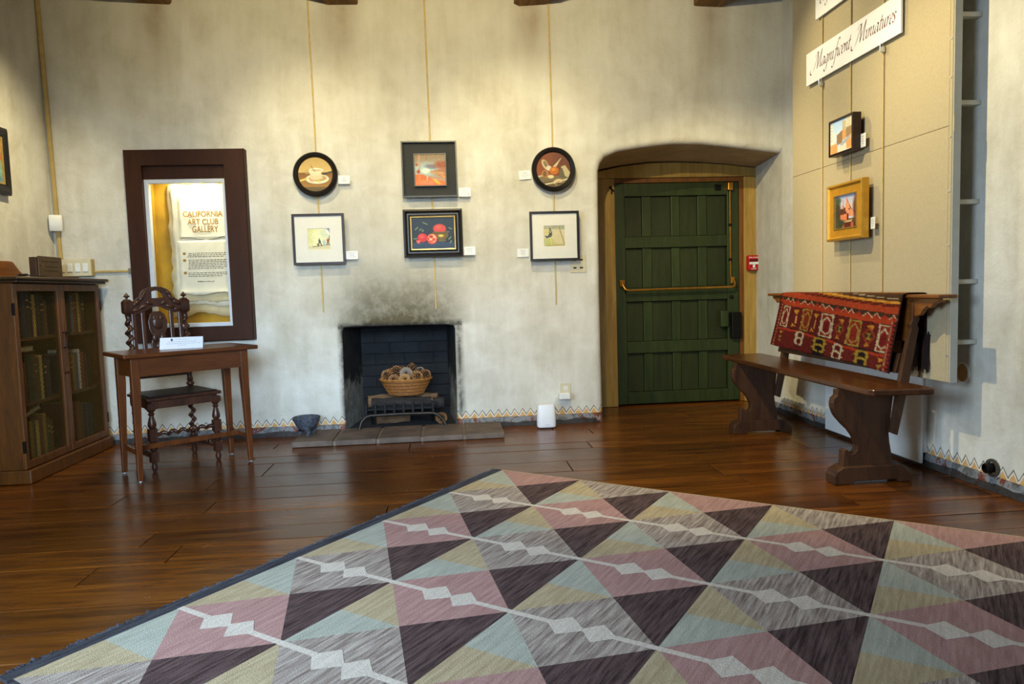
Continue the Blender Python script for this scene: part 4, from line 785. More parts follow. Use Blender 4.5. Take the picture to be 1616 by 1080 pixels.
# ------------------------------------------------------------------ kilim draped over the bench back
def kilim_canvas():
    c = Canvas(330, 190, (112, 34, 24)); T = lambda t: (t+.25)/.72      # t metres -> canvas y (t from -.25 to .47)
    def band(a, b_, col): c.poly([(0, T(a)), (1, T(a)), (1, T(b_)), (0, T(b_))], col)
    for k in range(7): band(-.25+.035*k, -.235+.035*k, (66, 42, 28))
    RED, DK, OR, BR = (150, 52, 26), (54, 24, 18), (190, 116, 34), (78, 52, 34)
    band(-.02, .012, RED); band(.012, .026, OR); band(.016, .021, (214, 160, 60)); band(.026, .068, BR); band(.040, .042, (176, 164, 140)); band(.054, .0555, (170, 150, 120)); band(.068, .082, OR); band(.072, .077, (220, 170, 70)); band(.082, .098, DK); band(.088, .094, (120, 40, 24)); band(.098, .134, (166, 62, 32)); band(.134, .162, (62, 40, 28)); band(.156, .188, (166, 58, 30))
    n = 17
    for k in range(n):
        x0, x1 = k/n, (k+1)/n; c.poly([(x0, T(.166)), ((x0+x1)/2, T(.140)), (x1, T(.166))], (158, 48, 32)); 
        if k % 3: c.line([(x0, T(.166)), ((x0+x1)/2, T(.140)), (x1, T(.166))], .0022, (206, 186, 150))
    band(.188, .345, (92, 26, 24)); band(.188, .194, DK); band(.338, .346, DK); band(.346, .360, (160, 50, 30)); band(.36, .47, (96, 28, 24))
    def medal(u, col, wd, dk=(104, 24, 24)):
        a, b_ = T(.198), T(.334); w = wd/2; m = (a+b_)/2
        c.poly([(u-w, a), (u+w, a), (u+w, b_), (u-w, b_)], (124, 36, 26)); q = .006
        c.line([(u-w, a), (u+w, a)], .006, col); c.line([(u-w, b_), (u+w, b_)], .006, col)
        for s_ in (-1, 1):
            for k in range(7): c.ell(u+s_*(w-.001), a+(b_-a)*(k+.5)/7, .004 if k % 2 else .008, .015, col)
            c.line([(u+s_*w*.9, a+.02), (u, a+.07)] if False else [(u, a+.02), (u+s_*w*.72, m-.03), (u+s_*w*.72, m+.05), (u, b_-.02)], .0048, col)
        c.ell(u, m+.01, w*.48, (b_-a)*.24, dk)
    W_, TN, YE_ = (186, 168, 138), (150, 120, 52), (186, 128, 40)
    for u in (.105, .50, .93): medal(u, W_, .082)
    for u in (.305, .725): medal(u, TN, .082, (120, 36, 24))
    for u, h in ((.205, 0), (.40, 0), (.605, 1), (.825, 1)):
        c.poly([(u-.025, T(.212)), (u+.028, T(.206)), (u+.012, T(.24))], YE_); c.poly([(u-.02, T(.325)), (u+.02, T(.322)), (u-.012, T(.30))], YE_)
        if h: c.poly([(u-.05, T(.265)), (u, T(.215)), (u+.05, T(.265)), (u, T(.32))], (150, 58, 28), .7); c.poly([(u-.03, T(.265)), (u, T(.232)), (u+.03, T(.265)), (u, T(.30))], (60, 44, 22)); c.poly([(u-.018, T(.25)), (u+.018, T(.25)), (u-.018, T(.284)), (u+.018, T(.284))], TN)
        else: c.line([(u+.012, T(.25)), (u+.012, T(.3))], .004, (206, 150, 90))
    def hook(u, t, col, bg):
        y = T(t); c.ell(u, y, .05, .06, bg); 
        for s_ in (-1, 1):
            c.line([(u+s_*.008, y-.045), (u+s_*.034, y-.035), (u+s_*.034, y+.008), (u+s_*.014, y+.012)], .0085, col); c.line([(u+s_*.03, y-.01), (u+s_*.046, y-.012)], .007, col)
    for u in (.28, .63):
        for t in (.385, .425): hook(u, t, W_, (84, 20, 24))
    for u in (.47, .80):
        for t in (.385, .425): hook(u, t, (160, 126, 44), (26, 18, 20))
    for u in (.10, .94): c.poly([(u-.02, T(.37)), (u+.025, T(.366)), (u, T(.39))], YE_); c.poly([(u-.025, T(.405)), (u+.02, T(.40)), (u-.015, T(.435)), (u+.02, T(.44))], TN)
    for k in range(14):
        t = .17+.0215*k
        for x, s_ in ((0, 1), (1, -1)): c.poly([(x, T(t)), (x+s_*.045, T(t)), (x+s_*.045, T(t+.0215)), (x, T(t+.0215))], (132, 40, 26)); c.poly([(x, T(t)), (x+s_*.03, T(t+.011)), (x, T(t+.0215))], (66, 20, 20)); c.line([(x+s_*.036, T(t)), (x+s_*.028, T(t+.01)), (x+s_*.036, T(t+.02))], .002, (170, 150, 120))
    for x in (0, 1): c.line([(x, 0), (x, 1)], .008, (40, 18, 16))
    c.a = c.a*.86; c.speck(5); return c
def kilim():
    cv = kilim_canvas(); L = cv.lincol(); nu, ntf, ntb = 150, 84, 26; v = []; cols = []; rows = []
    def place(u, t):
        y = 4.79-1.345*u; hem = .405+.012*math.sin(5*u)+(.045*max(0, (u-.62)/.38)**1.4)-.012*max(0, .25-u)/.25
        if t >= 0:
            f = t; tt = f*hem; k = tt/.43
            if tt < .03: x, z = 2.345-.9*tt, .9665-.05*tt
            else: x, z = 2.312-.055*min(1, (tt-.03)/.38)-.003, .962-(tt-.03)*.985
            x += (.006*math.sin(7.5*u*PI+2*k)+.003*math.sin(19*u+5*k))*min(1, tt/.12)-.004; y += .075*k*(1-u)+.03*k*u; z += .012*k*math.sin(6*u)
            tau = tt+.088*(1-u)**1.1
        else:
            tt = -t*.27
            if tt < .07: x, z = 2.345+1.02*tt, .9665
            else: x, z = 2.420+.002*math.sin(9*u), .9665-(tt-.07)
            tau = -tt+.088*(1-u)
        return (x, y, z), tau
    ts = [-1+k/ntb for k in range(ntb)]+[k/ntf for k in range(ntf+1)]
    b = MB(); grid = []
    for t in ts:
        row = []
        for i in range(nu+1):
            u = i/nu; p, tau = place(u, t); row.append(p); yy = int(min(max((tau+.25)/.72, 0), .999)*cv.h); xx = int(min(u, .999)*cv.w); cols.append(L[yy, xx])
        grid.append(row)
    b.rings(grid, False, False); o = b.build('draped_kilim', woven(), None, smooth='all'); colour_mesh(o, cols); s_ = o.modifiers.new('thick', 'SOLIDIFY'); s_.thickness = .004; s_.offset = 1
    return tag(o, 'red patterned woven kilim draped over the bench back', 'textile')
kl = kilim()
r = random.Random(9); b = MB()
for k in range(70):
    y = 3.42+.0030*k+r.uniform(-.003, .003); z1 = .76+r.uniform(-.012, .012); b.tube([(2.424, y, z1), (2.421+r.uniform(-.006, .004), y+r.uniform(-.005, .005), z1-.08), (2.418, y+r.uniform(-.008, .008), z1-.18+r.uniform(-.02, .02))], [.004, .0035, .002], 4)
f = b.build('fringe', plain('dark_wool_fringe', (34, 20, 18), .95), kl); f['kind'] = 'stuff'
# ------------------------------------------------------------------ large flat-woven rug
def wool(name, a, c, rough=.92, str_=14):
    t = NT(name); v = t.co('Object', (str_, 1.2, 1)); n = t.noise(v, 5, 4, .65, .2); m_ = t.noise(t.co(), 240, 2)
    col = t.ramp(n, [(.34, lin(a)), (.66, lin(c))]); col = t.mix(.45, col, t.ramp(m_, [(.3, (.6, .6, .6, 1)), (.7, (1, 1, 1, 1))]), 'MULTIPLY'); t.set(col, rough, 0.0, .08); t.bump(m_, .6, .004); return t.m
RM = [wool('wool_pink', (168, 127, 120), (194, 154, 146)), wool('wool_grey_stripe', (124, 106, 97), (200, 186, 173), str_=17), wool('wool_dark', (56, 42, 42), (112, 91, 88), str_=17), wool('wool_blue', (165, 166, 152), (191, 192, 176)), wool('wool_tan', (174, 154, 120), (200, 183, 148)), wool('wool_cream', (208, 194, 178), (228, 216, 202)), wool('wool_charcoal', (48, 48, 54), (84, 84, 90))]
RA = .644; rug = thing('kilim_rug', 'large flat-woven rug of pink grey and brown lozenges on floor', 'rug', (.2216, 4.0848, .0), -RA)
b = MB(); S0, T0, SS, TT, N = .060, .004, .5, .505, 5; zt = .009
P = lambda i, r_, z=zt: (S0+SS*i, -(T0+TT*r_), z)
for r_ in range(N+1):
    for i in range(N):
        col = 0 if (i+r_) % 2 == 0 else 1
        if r_ == 0: b.q([P(i, 0), P(i+.5, .5), P(i+1, 0)], col)
        elif r_ == N: b.q([P(i, N), P(i+1, N), P(i+.5, N-.5)], col)
        else: b.q([P(i, r_), P(i+.5, r_+.5), P(i+1, r_), P(i+.5, r_-.5)], col)
for r_ in range(N):
    for i in range(N+1):
        if i > 0: b.q([P(i, r_), P(i-.5, r_+.5), P(i, r_+1)], 2)
        if i < N:
            up, lo = (3, 4) if i % 2 == 0 else (4, 3)
            b.q([P(i, r_), P(i, r_+.5), P(i+.5, r_+.5)], up); b.q([P(i, r_+.5), P(i, r_+1), P(i+.5, r_+.5)], lo)
hw = .012; zz = zt+.0008
for r_ in range(1, N):
    for i in range(N):
        q = lambda ds, dt: (S0+SS*i+ds, -(T0+TT*r_+dt), zz)
        b.q([q(0, -hw), q(0, hw), q(.15, hw), q(.15, -hw)], 5); b.q([q(.365, -hw), q(.365, hw), q(.5, hw), q(.5, -hw)], 5)
        b.q([(p_[0], p_[1], p_[2]+.0003) for p_ in (q(.14, .004), q(.203, .066), q(.272, .004), q(.198, -.060))], 5); [b.q([(p_[0], p_[1], p_[2]+.0005) for p_ in (q(.258, 0), q(.316, .062), q(.378, 0), q(.307, -.058))], 5)]
E1, E2 = S0+SS*N, T0+TT*N
b.k = 6
b.box(.012, S0, -(E2+.015), .0, 0, zt+.001); b.box(E1, E1+.06, -(E2+.015), .0, 0, zt+.001); b.k = 4
b.box(S0, E1, -T0, 0.004, 0, zt); b.k = 6; b.box(S0, E1, -(E2+.016), -E2, 0, zt); b.k = 2; b.box(S0, E1, -E2, -T0, 0, zt-.002)
b.build('woven_field', RM, rug, world=False)
r = random.Random(21); b = MB()
for k in range(1600):
    t = r.uniform(0, E2); x = .014; L = r.uniform(.006, .026)*(1.6 if r.random() < .06 else 1); z0 = .006; d = r.uniform(-.012, .012)
    b.rings([[(x, -t-.003, .001), (x, -t+.003, .001), (x, -t, .010)], [(x-L, -t-.002+d, .001), (x-L, -t+.002+d, .001), (x-L*.9, -t+d, .006+r.uniform(0, .006))]])
f = b.build('fringe', RM[6], rug, world=False); f['kind'] = 'stuff'
# ------------------------------------------------------------------ bookcase with wire mesh doors
M_BC = wood('bookcase_oak', (64, 34, 4), (110, 63, 11), .45, (4, 4, .6), bump=.15); M_BCT = wood('bookcase_top_wood', (38, 22, 7), (68, 41, 13), .4, (4, .6, 4)); M_BCI = plain('bookcase_inside', (34, 22, 12), .8); M_WIRE = plain('dark_brass_wire', (96, 78, 42), .45, .5, bump=0)
XF, XK = -2.475, -2.785
BY0, BY1, BZ = 4.325, 5.315, 1.172
bc = thing('bookcase', 'low oak bookcase with two wire mesh doors against left wall', 'bookcase', ((XF+XK)/2, (BY0+BY1)/2, 0))
MB().box(XK, XF+.016, BY0-.016, BY1+.016, 0, .082).build('plinth', M_BC, bc, bevel=.008)
for y in (BY0, BY1-.022): MB().box(XK, XF-.022, y, y+.022, .082, BZ).build('side_panel', M_BC, bc, bevel=.003)
MB().box(XK+.001, XK+.012, BY0+.022, BY1-.022, .082, BZ).build('back_panel', M_BCI, bc)
MB().box(XF-.05, XF-.022, 4.795, 4.825, .082, BZ).build('centre_post', M_BC, bc)
for z in (.10, .462, .848): MB().box(XK+.012, XF-.03, BY0+.022, BY1-.022, z-.018, z).build('shelf', M_BC, bc)
MB().box(XK-.005, XF+.03, BY0-.030, BY1+.035, BZ, BZ+.016).build('top_moulding', M_BCT, bc, bevel=.006); MB().box(XK-.005, XF+.045, BY0-.045, BY1+.05, BZ+.016, BZ+.036).build('top_board', M_BCT, bc, bevel=.008)
MB().prism([(4.37, BZ+.036), (4.37, 1.315), (4.80, 1.322), (4.835, 1.318), (4.86, 1.295), (4.90, 1.262), (4.95, 1.235), (5.0, 1.222), (5.0, BZ+.036)], 'x', XK, XK+.02).build('gallery_board', M_RAIL, bc, bevel=.003)
def bc_door(y0, y1, hy, flip):
    d = MB(); z0, z1 = .088, BZ-.004; s_ = .040
    d.box(XF-.02, XF, y0, y0+s_, z0, z1); d.box(XF-.02, XF, y1-s_, y1, z0, z1); d.box(XF-.02, XF, y0+s_, y1-s_, z0, z0+.045); d.box(XF-.02, XF, y0+s_, y1-s_, z1-.045, z1)
    o = d.build('door', M_BC, bc, bevel=.003)
    a, b_, c, e_ = y0+s_, y1-s_, z0+.045, z1-.045; w = MB(); x = XF-.014; p = .0175; h = .0012
    def clip(y, z, sl):
        pts = []
        for yy in (a, b_): zz = z+(yy-y)*sl; (c <= zz <= e_) and pts.append((yy, zz))
        for zz in (c, e_): yy = y+(zz-z)/sl; (a < yy < b_) and pts.append((yy, zz))
        return pts[:2] if len(pts) >= 2 else None
    for sl in (1.55, -1.55):
        k = c-(b_-a)*1.6
        while k < e_+(b_-a)*1.6:
            q = clip(a, k, sl)
            if q:
                (ya, za), (yb, zb) = q; w.q([(x, ya, za-h*1.6), (x, yb, zb-h*1.6), (x, yb, zb+h*1.6), (x, ya, za+h*1.6)]); w.q([(x-h, ya, za), (x-h, yb, zb), (x+h, yb, zb), (x+h, ya, za)])
            k += p*1.55
    m_ = w.build('wire_mesh', M_WIRE, o); m_['kind'] = 'stuff'
    MB().tube([(XF+.001, hy, .76), (XF+.022, hy, .765), (XF+.022, hy, .855), (XF+.001, hy, .86)], .0045, 6).build('handle', M_IRON, o); MB().sph((XF+.002, hy, .60), (.005, .007, .007)).build('keyhole', M_IRON, o)
    for z in (.22, 1.02): MB().box(XF-.012, XF+.003, (y0-.004 if not flip else y1-.006), (y0+.006 if not flip else y1+.004), z-.035, z+.035).build('hinge', M_IRON, o)
bc_door(4.300, 4.803, 4.79, False); bc_door(4.807, 5.308, 4.822, True)
# things on top of the bookcase
pq = thing('wooden_plaque', 'small carved wooden plaque standing on top of the bookcase', 'plaque', (-2.60, 4.93, BZ+.036)); M_PLQ = wood('plaque_wood', (44, 26, 12), (72, 44, 20), .5, (4, .7, 4)); M_PLQ2 = plain('plaque_bronze', (82, 62, 34), .45, .3, var=.2)
MB().box(-2.66, -2.52, 4.72, 5.14, BZ+.037, BZ+.047).build('base_board', M_PLQ, pq, bevel=.002); MB().box(-2.645, -2.60, 4.79, 5.05, BZ+.047, 1.345).build('block', M_PLQ, pq, bevel=.003)
MB().box(-2.60, -2.592, 4.80, 5.075, BZ+.05, 1.352).build('face_plate', M_PLQ2, pq, bevel=.003)
b = MB(); r = random.Random(5)
for z, n in ((1.318, .2), (1.285, .12), (1.258, .16)):
    y = 4.9375-n/2
    while y < 4.9375+n/2: L = r.uniform(.01, .03); b.box(-2.592, -2.5912, y, y+L, z-.004, z+.004); y += L+.008
b.build('engraving', plain('engraved_dark', (52, 38, 20), .7), pq)
for y in (4.815, 5.06): MB().sph((-2.591, y, 1.29), .004).build('screw', M_IRON, pq)
b = MB().tube([(-2.50, 4.42, BZ+.046), (-2.50, 4.50, BZ+.050)], .007, 8); b.tube([(-2.50, 4.50, BZ+.048), (-2.51, 4.72, BZ+.044)], .004, 6); tag(b.build('metal_bar', M_IRON), 'thin dark metal bar lying on the bookcase top', 'metal bar')
# books
ORD = ['first', 'second', 'third', 'fourth', 'fifth', 'sixth', 'seventh', 'eighth', 'ninth', 'tenth']
PAL = {'navy': (30, 36, 54), 'black': (26, 24, 24), 'tan': (178, 146, 78), 'white': (212, 206, 186), 'brown': (96, 62, 34), 'dark green': (36, 54, 40), 'green': (62, 76, 44), 'maroon': (84, 22, 22), 'red': (128, 42, 30), 'ochre': (150, 116, 54), 'grey blue': (84, 98, 104), 'rust': (120, 66, 36)}
M_PAGES = plain('book_pages', (206, 192, 154), .9, var=.08)
def book(col, y0, th, h, z, where, lean=0.0, dep=.19, xb=-2.52):
    o = thing('book', where, 'book', (xb, y0+th/2, z), 0, 'books behind the mesh doors'); o.rotation_euler[0] = lean; m_ = plain('bookcloth_'+col.replace(' ', '_'), PAL[col], .6, var=.15, scale=30)
    c = .0028; b = MB().box(-dep, 0, -th/2, -th/2+c, 0, h); b.box(-dep, 0, th/2-c, th/2, 0, h); b.build('cover', m_, o, world=False)
    MB().rings([[(0-.001, -th/2, zz), (.004, -th/4, zz), (.0055, 0, zz), (.004, th/4, zz), (-.001, th/2, zz)] for zz in (0, h)], False, False).build('spine', m_, o, world=False, smooth=True)
    MB().box(-dep+.006, -.002, -th/2+c, th/2-c, .003, h-.004).build('pages', M_PAGES, o, world=False)
    if th > .022 and (int(y0*1000)+int(z*100)) % 3 == 0:
        g = plain('gilt_spine_label', (186, 150, 84), .4, .3, bump=0)
        for zz in (.76, .62): MB().box(.0045, .0062, -th*.30, th*.30, h*zz, h*zz+.008).build('spine_label', g, o, world=False)
    return o
LAY = [('left', 'top', .848, 4.352, [('tan', .03, .25), ('navy', .05, .285), ('navy', .05, .285), ('navy', .045, .285), ('black', .03, .27), ('tan', .032, .255), ('black', .04, .26), ('black', .05, .25), ('brown', .03, .22)]),
 ('left', 'middle', .462, 4.352, [('white', .036, .24), ('brown', .026, .26), ('rust', .024, .24), ('black', .036, .27), ('dark green', .05, .275), ('brown', .034, .28), ('green', .03, .26), ('tan', .032, .27), ('black', .04, .25), ('navy', .04, .24)]),
 ('left', 'bottom', .10, 4.372, [('white', .036, .25), ('black', .024, .25), ('ochre', .036, .245), ('green', .03, .25), ('tan', .036, .24), ('brown', .04, .265), ('ochre', .04, .27), ('green', .03, .24), ('brown', .036, .22)]),
 ('right', 'top', .848, 4.865, [('navy', .05, .25), ('black', .04, .26), ('black', .04, .25), ('grey blue', .03, .25), ('red', .024, .26), ('dark green', .028, .255), ('tan', .03, .265), ('brown', .02, .25), ('black', .04, .24)]),
 ('right', 'middle', .462, 4.865, [('navy', .06, .24), ('brown', .04, .245), ('ochre', .03, .24), ('grey blue', .045, .25), ('white', .03, .27), ('rust', .045, .25), ('maroon', .04, .24), ('black', .05, .22)]),
 ('right', 'bottom', .10, 4.872, [('maroon', .10, .29), ('rust', .045, .285), ('brown', .04, .27), ('navy', .06, .26), ('navy', .06, .25), ('black', .04, .24)])]
for side, shelf, z, y, bl in LAY:
    for k, (c, th, h) in enumerate(bl):
        book(c, y, th-.001, h, z+.001, '%s cloth book, %s from the left on %s shelf behind the %s mesh door' % (c, ORD[k], shelf, side)); y += th
for nm, y0, z, rx, lab in (('tan', 4.36, .462+.302, 0, 'tan book lying flat on top of the middle shelf books'), ('ochre', 4.39, .10+.285, .22, 'ochre book lying tilted on top of the bottom shelf books')):
    o = thing('book', lab, 'book', (-2.53, y0+.10, z), 0, 'books behind the mesh doors'); o.rotation_euler[0] = rx
    MB().box(-.15, 0, -.10, .10, 0, .004).build('cover', plain('bookcloth_'+nm, PAL[nm]), o, world=False); MB().box(-.15, 0, -.10, .10, .026, .030).build('cover', plain('bookcloth_'+nm, PAL[nm]), o, world=False); MB().box(-.145, -.004, -.096, .096, .004, .026).build('pages', M_PAGES, o, world=False)
# ------------------------------------------------------------------ side table
M_TAB = wood('red_brown_table_wood', (66, 32, 9), (108, 56, 18), .32, (5, 5, .7), bump=.12, spec=.45); M_TABT = wood('table_top_wood', (64, 32, 10), (106, 55, 20), .28, (.7, 5, 5), bump=.1, spec=.5); M_GLIDE = plain('metal_glide', (180, 184, 190), .3, .7, bump=0)
TA = math.radians(38.3); tb = thing('side_table', 'small red brown wooden table with tapered legs before the chair', 'table', (-1.655, 4.545, 0), TA)
a, d = .3175, .1455
def frus(b, x, y, z0, z1, w0, w1, sx, sy):
    """square leg tapering on its inner faces"""
    r0 = [(x, y), (x-sx*w0, y), (x-sx*w0, y-sy*w0), (x, y-sy*w0)]; r1 = [(x, y), (x-sx*w1, y), (x-sx*w1, y-sy*w1), (x, y-sy*w1)]
    b.rings([[(p[0], p[1], z0) for p in r0], [(p[0], p[1], z1) for p in r1], [(p[0], p[1], .722) for p in r1]])
for sx in (-1, 1):
    for sy in (-1, 1):
        b = MB(); frus(b, sx*(a+.022), sy*(d+.022), .008, .56, .026, .046, sx, sy); lg = b.build('leg', M_TAB, tb, world=False, bevel=.002)
        MB().lathe([(.011, 0), (.012, .004), (.010, .009)], sx*(a+.010), sy*(d+.010), 12).build('glide', M_GLIDE, lg, world=False)
MB().box(-a-.0, a+.0, -d-.016, -d+.004, .612, .722).build('apron', M_TABT, tb, world=False); MB().box(-a, a, d-.004, d+.016, .612, .722).build('apron', M_TABT, tb, world=False)
for sx in (-1, 1): MB().box(sx*(a+.006)-.010, sx*(a+.006)+.010, -d, d, .612, .722).build('apron', M_TABT, tb, world=False); MB().box(sx*(a+.004)-.009, sx*(a+.004)+.009, -d+.004, d-.004, .155, .185).build('stretcher', M_TAB, tb, world=False, bevel=.002)
MB().box(-a, a, -.011, .011, .157, .187).build('stretcher', M_TAB, tb, world=False, bevel=.002)
MB().box(-.388, .388, -.218, .218, .722, .747).build('table_top', M_TABT, tb, world=False, bevel=.007, seg=3)
cd = thing('tent_card', 'folded white paper tent card standing on the side table', 'card', (-1.66, 4.565, .747), math.radians(12)); M_PAPER = plain('white_paper', (232, 234, 240), .7, var=.01, bump=0)
b = MB().rings([[(x, -.042, 0), (x, -.0405, .0), (x, 0, .066), (x, .0405, 0), (x, .042, 0), (x, .0, .068)] for x in (-.122, .122)]); b.build('paper', M_PAPER, cd, world=False)
g_ = math.atan2(.042, .068); b = MB(); r = random.Random(8)
def online(x, L, s_, h, w=.0022):
    f = lambda q: (-.042*(1-q)-.0006, .068*q)
    (ya, za), (yb, zb) = f(s_), f(s_+w/.08*1.0); b.q([(x, ya, za), (x+L, ya, za), (x+L, yb, zb), (x, yb, zb)])
for s_, L in ((.80, .09), (.60, .17), (.44, .19), (.28, .06)):
    x = -L/2+.01
    while x < L/2: q = r.uniform(.008, .02); online(x, q, s_, 0); x += q+.004
b.build('print', plain('grey_print', (150, 150, 156), .8), cd, world=False); b = MB().rings([[(-.055+.007*math.cos(2*PI*j/12), -.0107+.0045*math.sin(2*PI*j/12)-dy, .0535+.0058*math.sin(2*PI*j/12)*1.2) for j in range(12)] for dy in (.0, .001)]); b.build('emblem', plain('slate_ink', (70, 74, 96), .7), cd, world=False)
# ------------------------------------------------------------------ carved chair
M_CH = wood('dark_carved_oak', (36, 19, 12), (80, 44, 28), .34, (5, 5, .8), bump=.2, spec=.5); M_LEATHER = plain('dark_tooled_leather', (34, 26, 24), .38, var=.3, scale=14, bump=.5)
ch = thing('carved_chair', 'dark carved oak chair with barley twist posts behind the table', 'chair', (-1.798, 4.738, 0), math.radians(39.5))
def twist(b, p0, p1, r, turns, n=12, m_=None):
    p0, p1 = Vector(p0), Vector(p1); ax = (p1-p0); L = ax.length; ax.normalize(); u = ax.cross(Vector((0, 0, 1)) if abs(ax.z) < .9 else Vector((1, 0, 0))).normalized(); v = ax.cross(u); k = m_ or int(turns*14); rg = []
    for i in range(k+1):
        t = i/k; ph = 2*PI*turns*t; e = min(1, 6*t, 6*(1-t)); c = p0+ax*L*t+(u*math.cos(ph)+v*math.sin(ph))*r*.42*e
        rg.append([c+(u*math.cos(2*PI*j/n)+v*math.sin(2*PI*j/n))*r*.68 for j in range(n)])
    b.rings(rg)
hx, hy = .195, .178
def front_leg(sx):
    b = MB(); x, y = sx*hx, -hy
    b.lathe([(.010, 0), (.016, .012), (.019, .03), (.013, .05), (.018, .06)], x, y, 14); b.box(x-.022, x+.022, y-.022, y+.022, .06, .125); b.lathe([(.014, .125), (.022, .14), (.024, .155), (.016, .175), (.021, .19)], x, y, 14); b.box(x-.023, x+.023, y-.023, y+.023, .19, .265)
    b.lathe([(.014, .265), (.024, .28), (.025, .295), (.018, .325), (.012, .345), (.02, .355), (.012, .365), (.022, .375), (.026, .385)], x, y, 14); b.box(x-.026, x+.026, y-.026, y+.026, .385, .42); b.build('front_leg', M_CH, ch, world=False, smooth=True)
def back_leg(sx):
    b = MB(); x, y = sx*.176, hy
    b.lathe([(.013, 0), (.019, .02), (.016, .05), (.02, .06)], x, y, 12); b.box(x-.021, x+.021, y-.021, y+.021, .06, .13); twist(b, (x, y, .13), (x, y, .37), .024, 4); b.box(x-.023, x+.023, y-.023, y+.023, .37, .46)
    b.lathe([(.014, .46), (.026, .475), (.026, .485), (.016, .495), (.022, .505), (.017, .52)], x, y, 14); lean = lambda z: y+max(0, z-.5)*.06
    twist(b, (x, lean(.52), .52), (x, lean(.95), .95), .025, 7); b.build('back_post', M_CH, ch, world=False, smooth=True)
    b = MB(); yy = lean(1.0); b.lathe([(.014, .945), (.020, .955), (.014, .965)], x, yy, 12); b.rings([[(x+q*.018, yy+w*.018, .962) for q, w in ((-1, -1), (1, -1), (1, 1), (-1, 1))], [(x+q*.028, yy+w*.028, .974) for q, w in ((-1, -1), (1, -1), (1, 1), (-1, 1))], [(x+q*.028, yy+w*.028, 1.040) for q, w in ((-1, -1), (1, -1), (1, 1), (-1, 1))], [(x+q*.014, yy+w*.014, 1.058) for q, w in ((-1, -1), (1, -1), (1, 1), (-1, 1))]])
    b.lathe([(.008, 1.058), (.007, 1.068), (.019, 1.074), (.020, 1.078), (.010, 1.088), (.003, 1.10)], x, yy, 12); b.build('finial', M_CH, ch, world=False, smooth=True)
for sx in (-1, 1): front_leg(sx); back_leg(sx)
b = MB().prism([(-.225, -.215), (.225, -.215), (.225, .175), (-.225, .175)], 'z', .435, .455); b.build('seat', M_CH, ch, world=False, bevel=.006); MB().box(-.205, .205, -.195, .160, .455, .462).build('leather_pad', M_LEATHER, ch, world=False, bevel=.004)
for y in (-hy, hy): MB().box(-hx, hx, y-.012, y+.012, .385, .436).build('seat_rail', M_CH, ch, world=False)
for sx in (-1, 1): MB().box(sx*hx-.012, sx*hx+.012, -hy, hy, .385, .436).build('seat_rail', M_CH, ch, world=False)
b = MB(); twist(b, (-hx+.02, -hy, .228), (hx-.02, -hy, .228), .018, 6); b.build('twist_stretcher', M_CH, ch, world=False, smooth=True)
for sx in (-1, 1): b = MB(); twist(b, (sx*hx, -hy+.02, .095), (sx*hx, hy-.02, .095), .017, 5); b.build('twist_stretcher', M_CH, ch, world=False, smooth=True)
b = MB(); twist(b, (-hx+.02, hy, .095), (hx-.02, hy, .095), .017, 6); b.build('twist_stretcher', M_CH, ch, world=False, smooth=True)
BYL = lambda z: hy+max(0, z-.5)*.06
MB().box(-.175, .175, BYL(.56)-.012, BYL(.56)+.012, .54, .585).build('lower_back_rail', M_CH, ch, world=False, bevel=.004)
# carved crest: an arched pierced rail with scrolling leaves
crest = [(-.172, .965), (-.172, .995), (-.155, 1.01), (-.150, 1.028), (-.162, 1.035), (-.135, 1.052), (-.110, 1.070), (-.098, 1.098), (-.070, 1.122), (-.035, 1.135), (0, 1.138), (.035, 1.135), (.070, 1.122), (.098, 1.098), (.110, 1.070), (.135, 1.052), (.162, 1.035), (.150, 1.028), (.155, 1.01), (.172, .995), (.172, .965), (.12, .962), (.06, .985), (.03, 1.002), (0, 1.006), (-.03, 1.002), (-.06, .985), (-.12, .962)]
hole = [(-.048, 1.066), (-.040, 1.092), (-.02, 1.108), (0, 1.112), (.02, 1.108), (.040, 1.092), (.048, 1.066), (.02, 1.062), (-.02, 1.062)]
def pierced(outer, inner, y0, y1):
    bm = bmesh.new(); es = []
    for lp in (outer, inner):
        vs = [bm.verts.new((x, 0, z)) for x, z in lp]; es += [bm.edges.new((vs[i], vs[(i+1) % len(vs)])) for i in range(len(vs))]
    bmesh.ops.triangle_fill(bm, use_beauty=True, edges=es, normal=(0, -1, 0)); bm.verts.index_update(); vv = [tuple(v.co) for v in bm.verts]; ff = [tuple(v.index for v in f.verts) for f in bm.faces]; bm.free()
    b = MB(); n = len(vv); b.v = [(x, y0, z) for x, _, z in vv]+[(x, y1, z) for x, _, z in vv]; b.f = ff+[tuple(n+i for i in f)[::-1] for f in ff]
    o = 0
    for lp in (outer, inner):
        k = len(lp); b.f += [(o+i, o+(i+1) % k, n+o+(i+1) % k, n+o+i) for i in range(k)]; o += k
    b.mi = [0]*len(b.f); return b
cy = BYL(1.03); crest = [(x*.95, z) for x, z in crest]; pierced(crest, hole, cy-.014, cy+.012).build('carved_crest', M_CH, ch, world=False, bevel=.003)
for sx in (-1, 1):
    for q, (x, z, rx, rz, a_) in enumerate(((.125, 1.03, .032, .014, .5), (.09, 1.065, .03, .013, .9), (.085, 1.005, .034, .013, .3), (.045, 1.03, .026, .012, -.3), (.13, .985, .03, .011, .1), (.072, 1.095, .022, .010, .8))):
        b = MB().sph((0, 0, 0), (rx, .010, rz), 10, 6); ca, sa = math.cos(a_), math.sin(a_); b.v = [(sx*(x+p[0]*ca+p[2]*sa), cy-.014+p[1], z-p[0]*sa*1.0+p[2]*ca) for p in b.v]; b.build('carved_leaf', M_CH, ch, world=False, smooth=True)
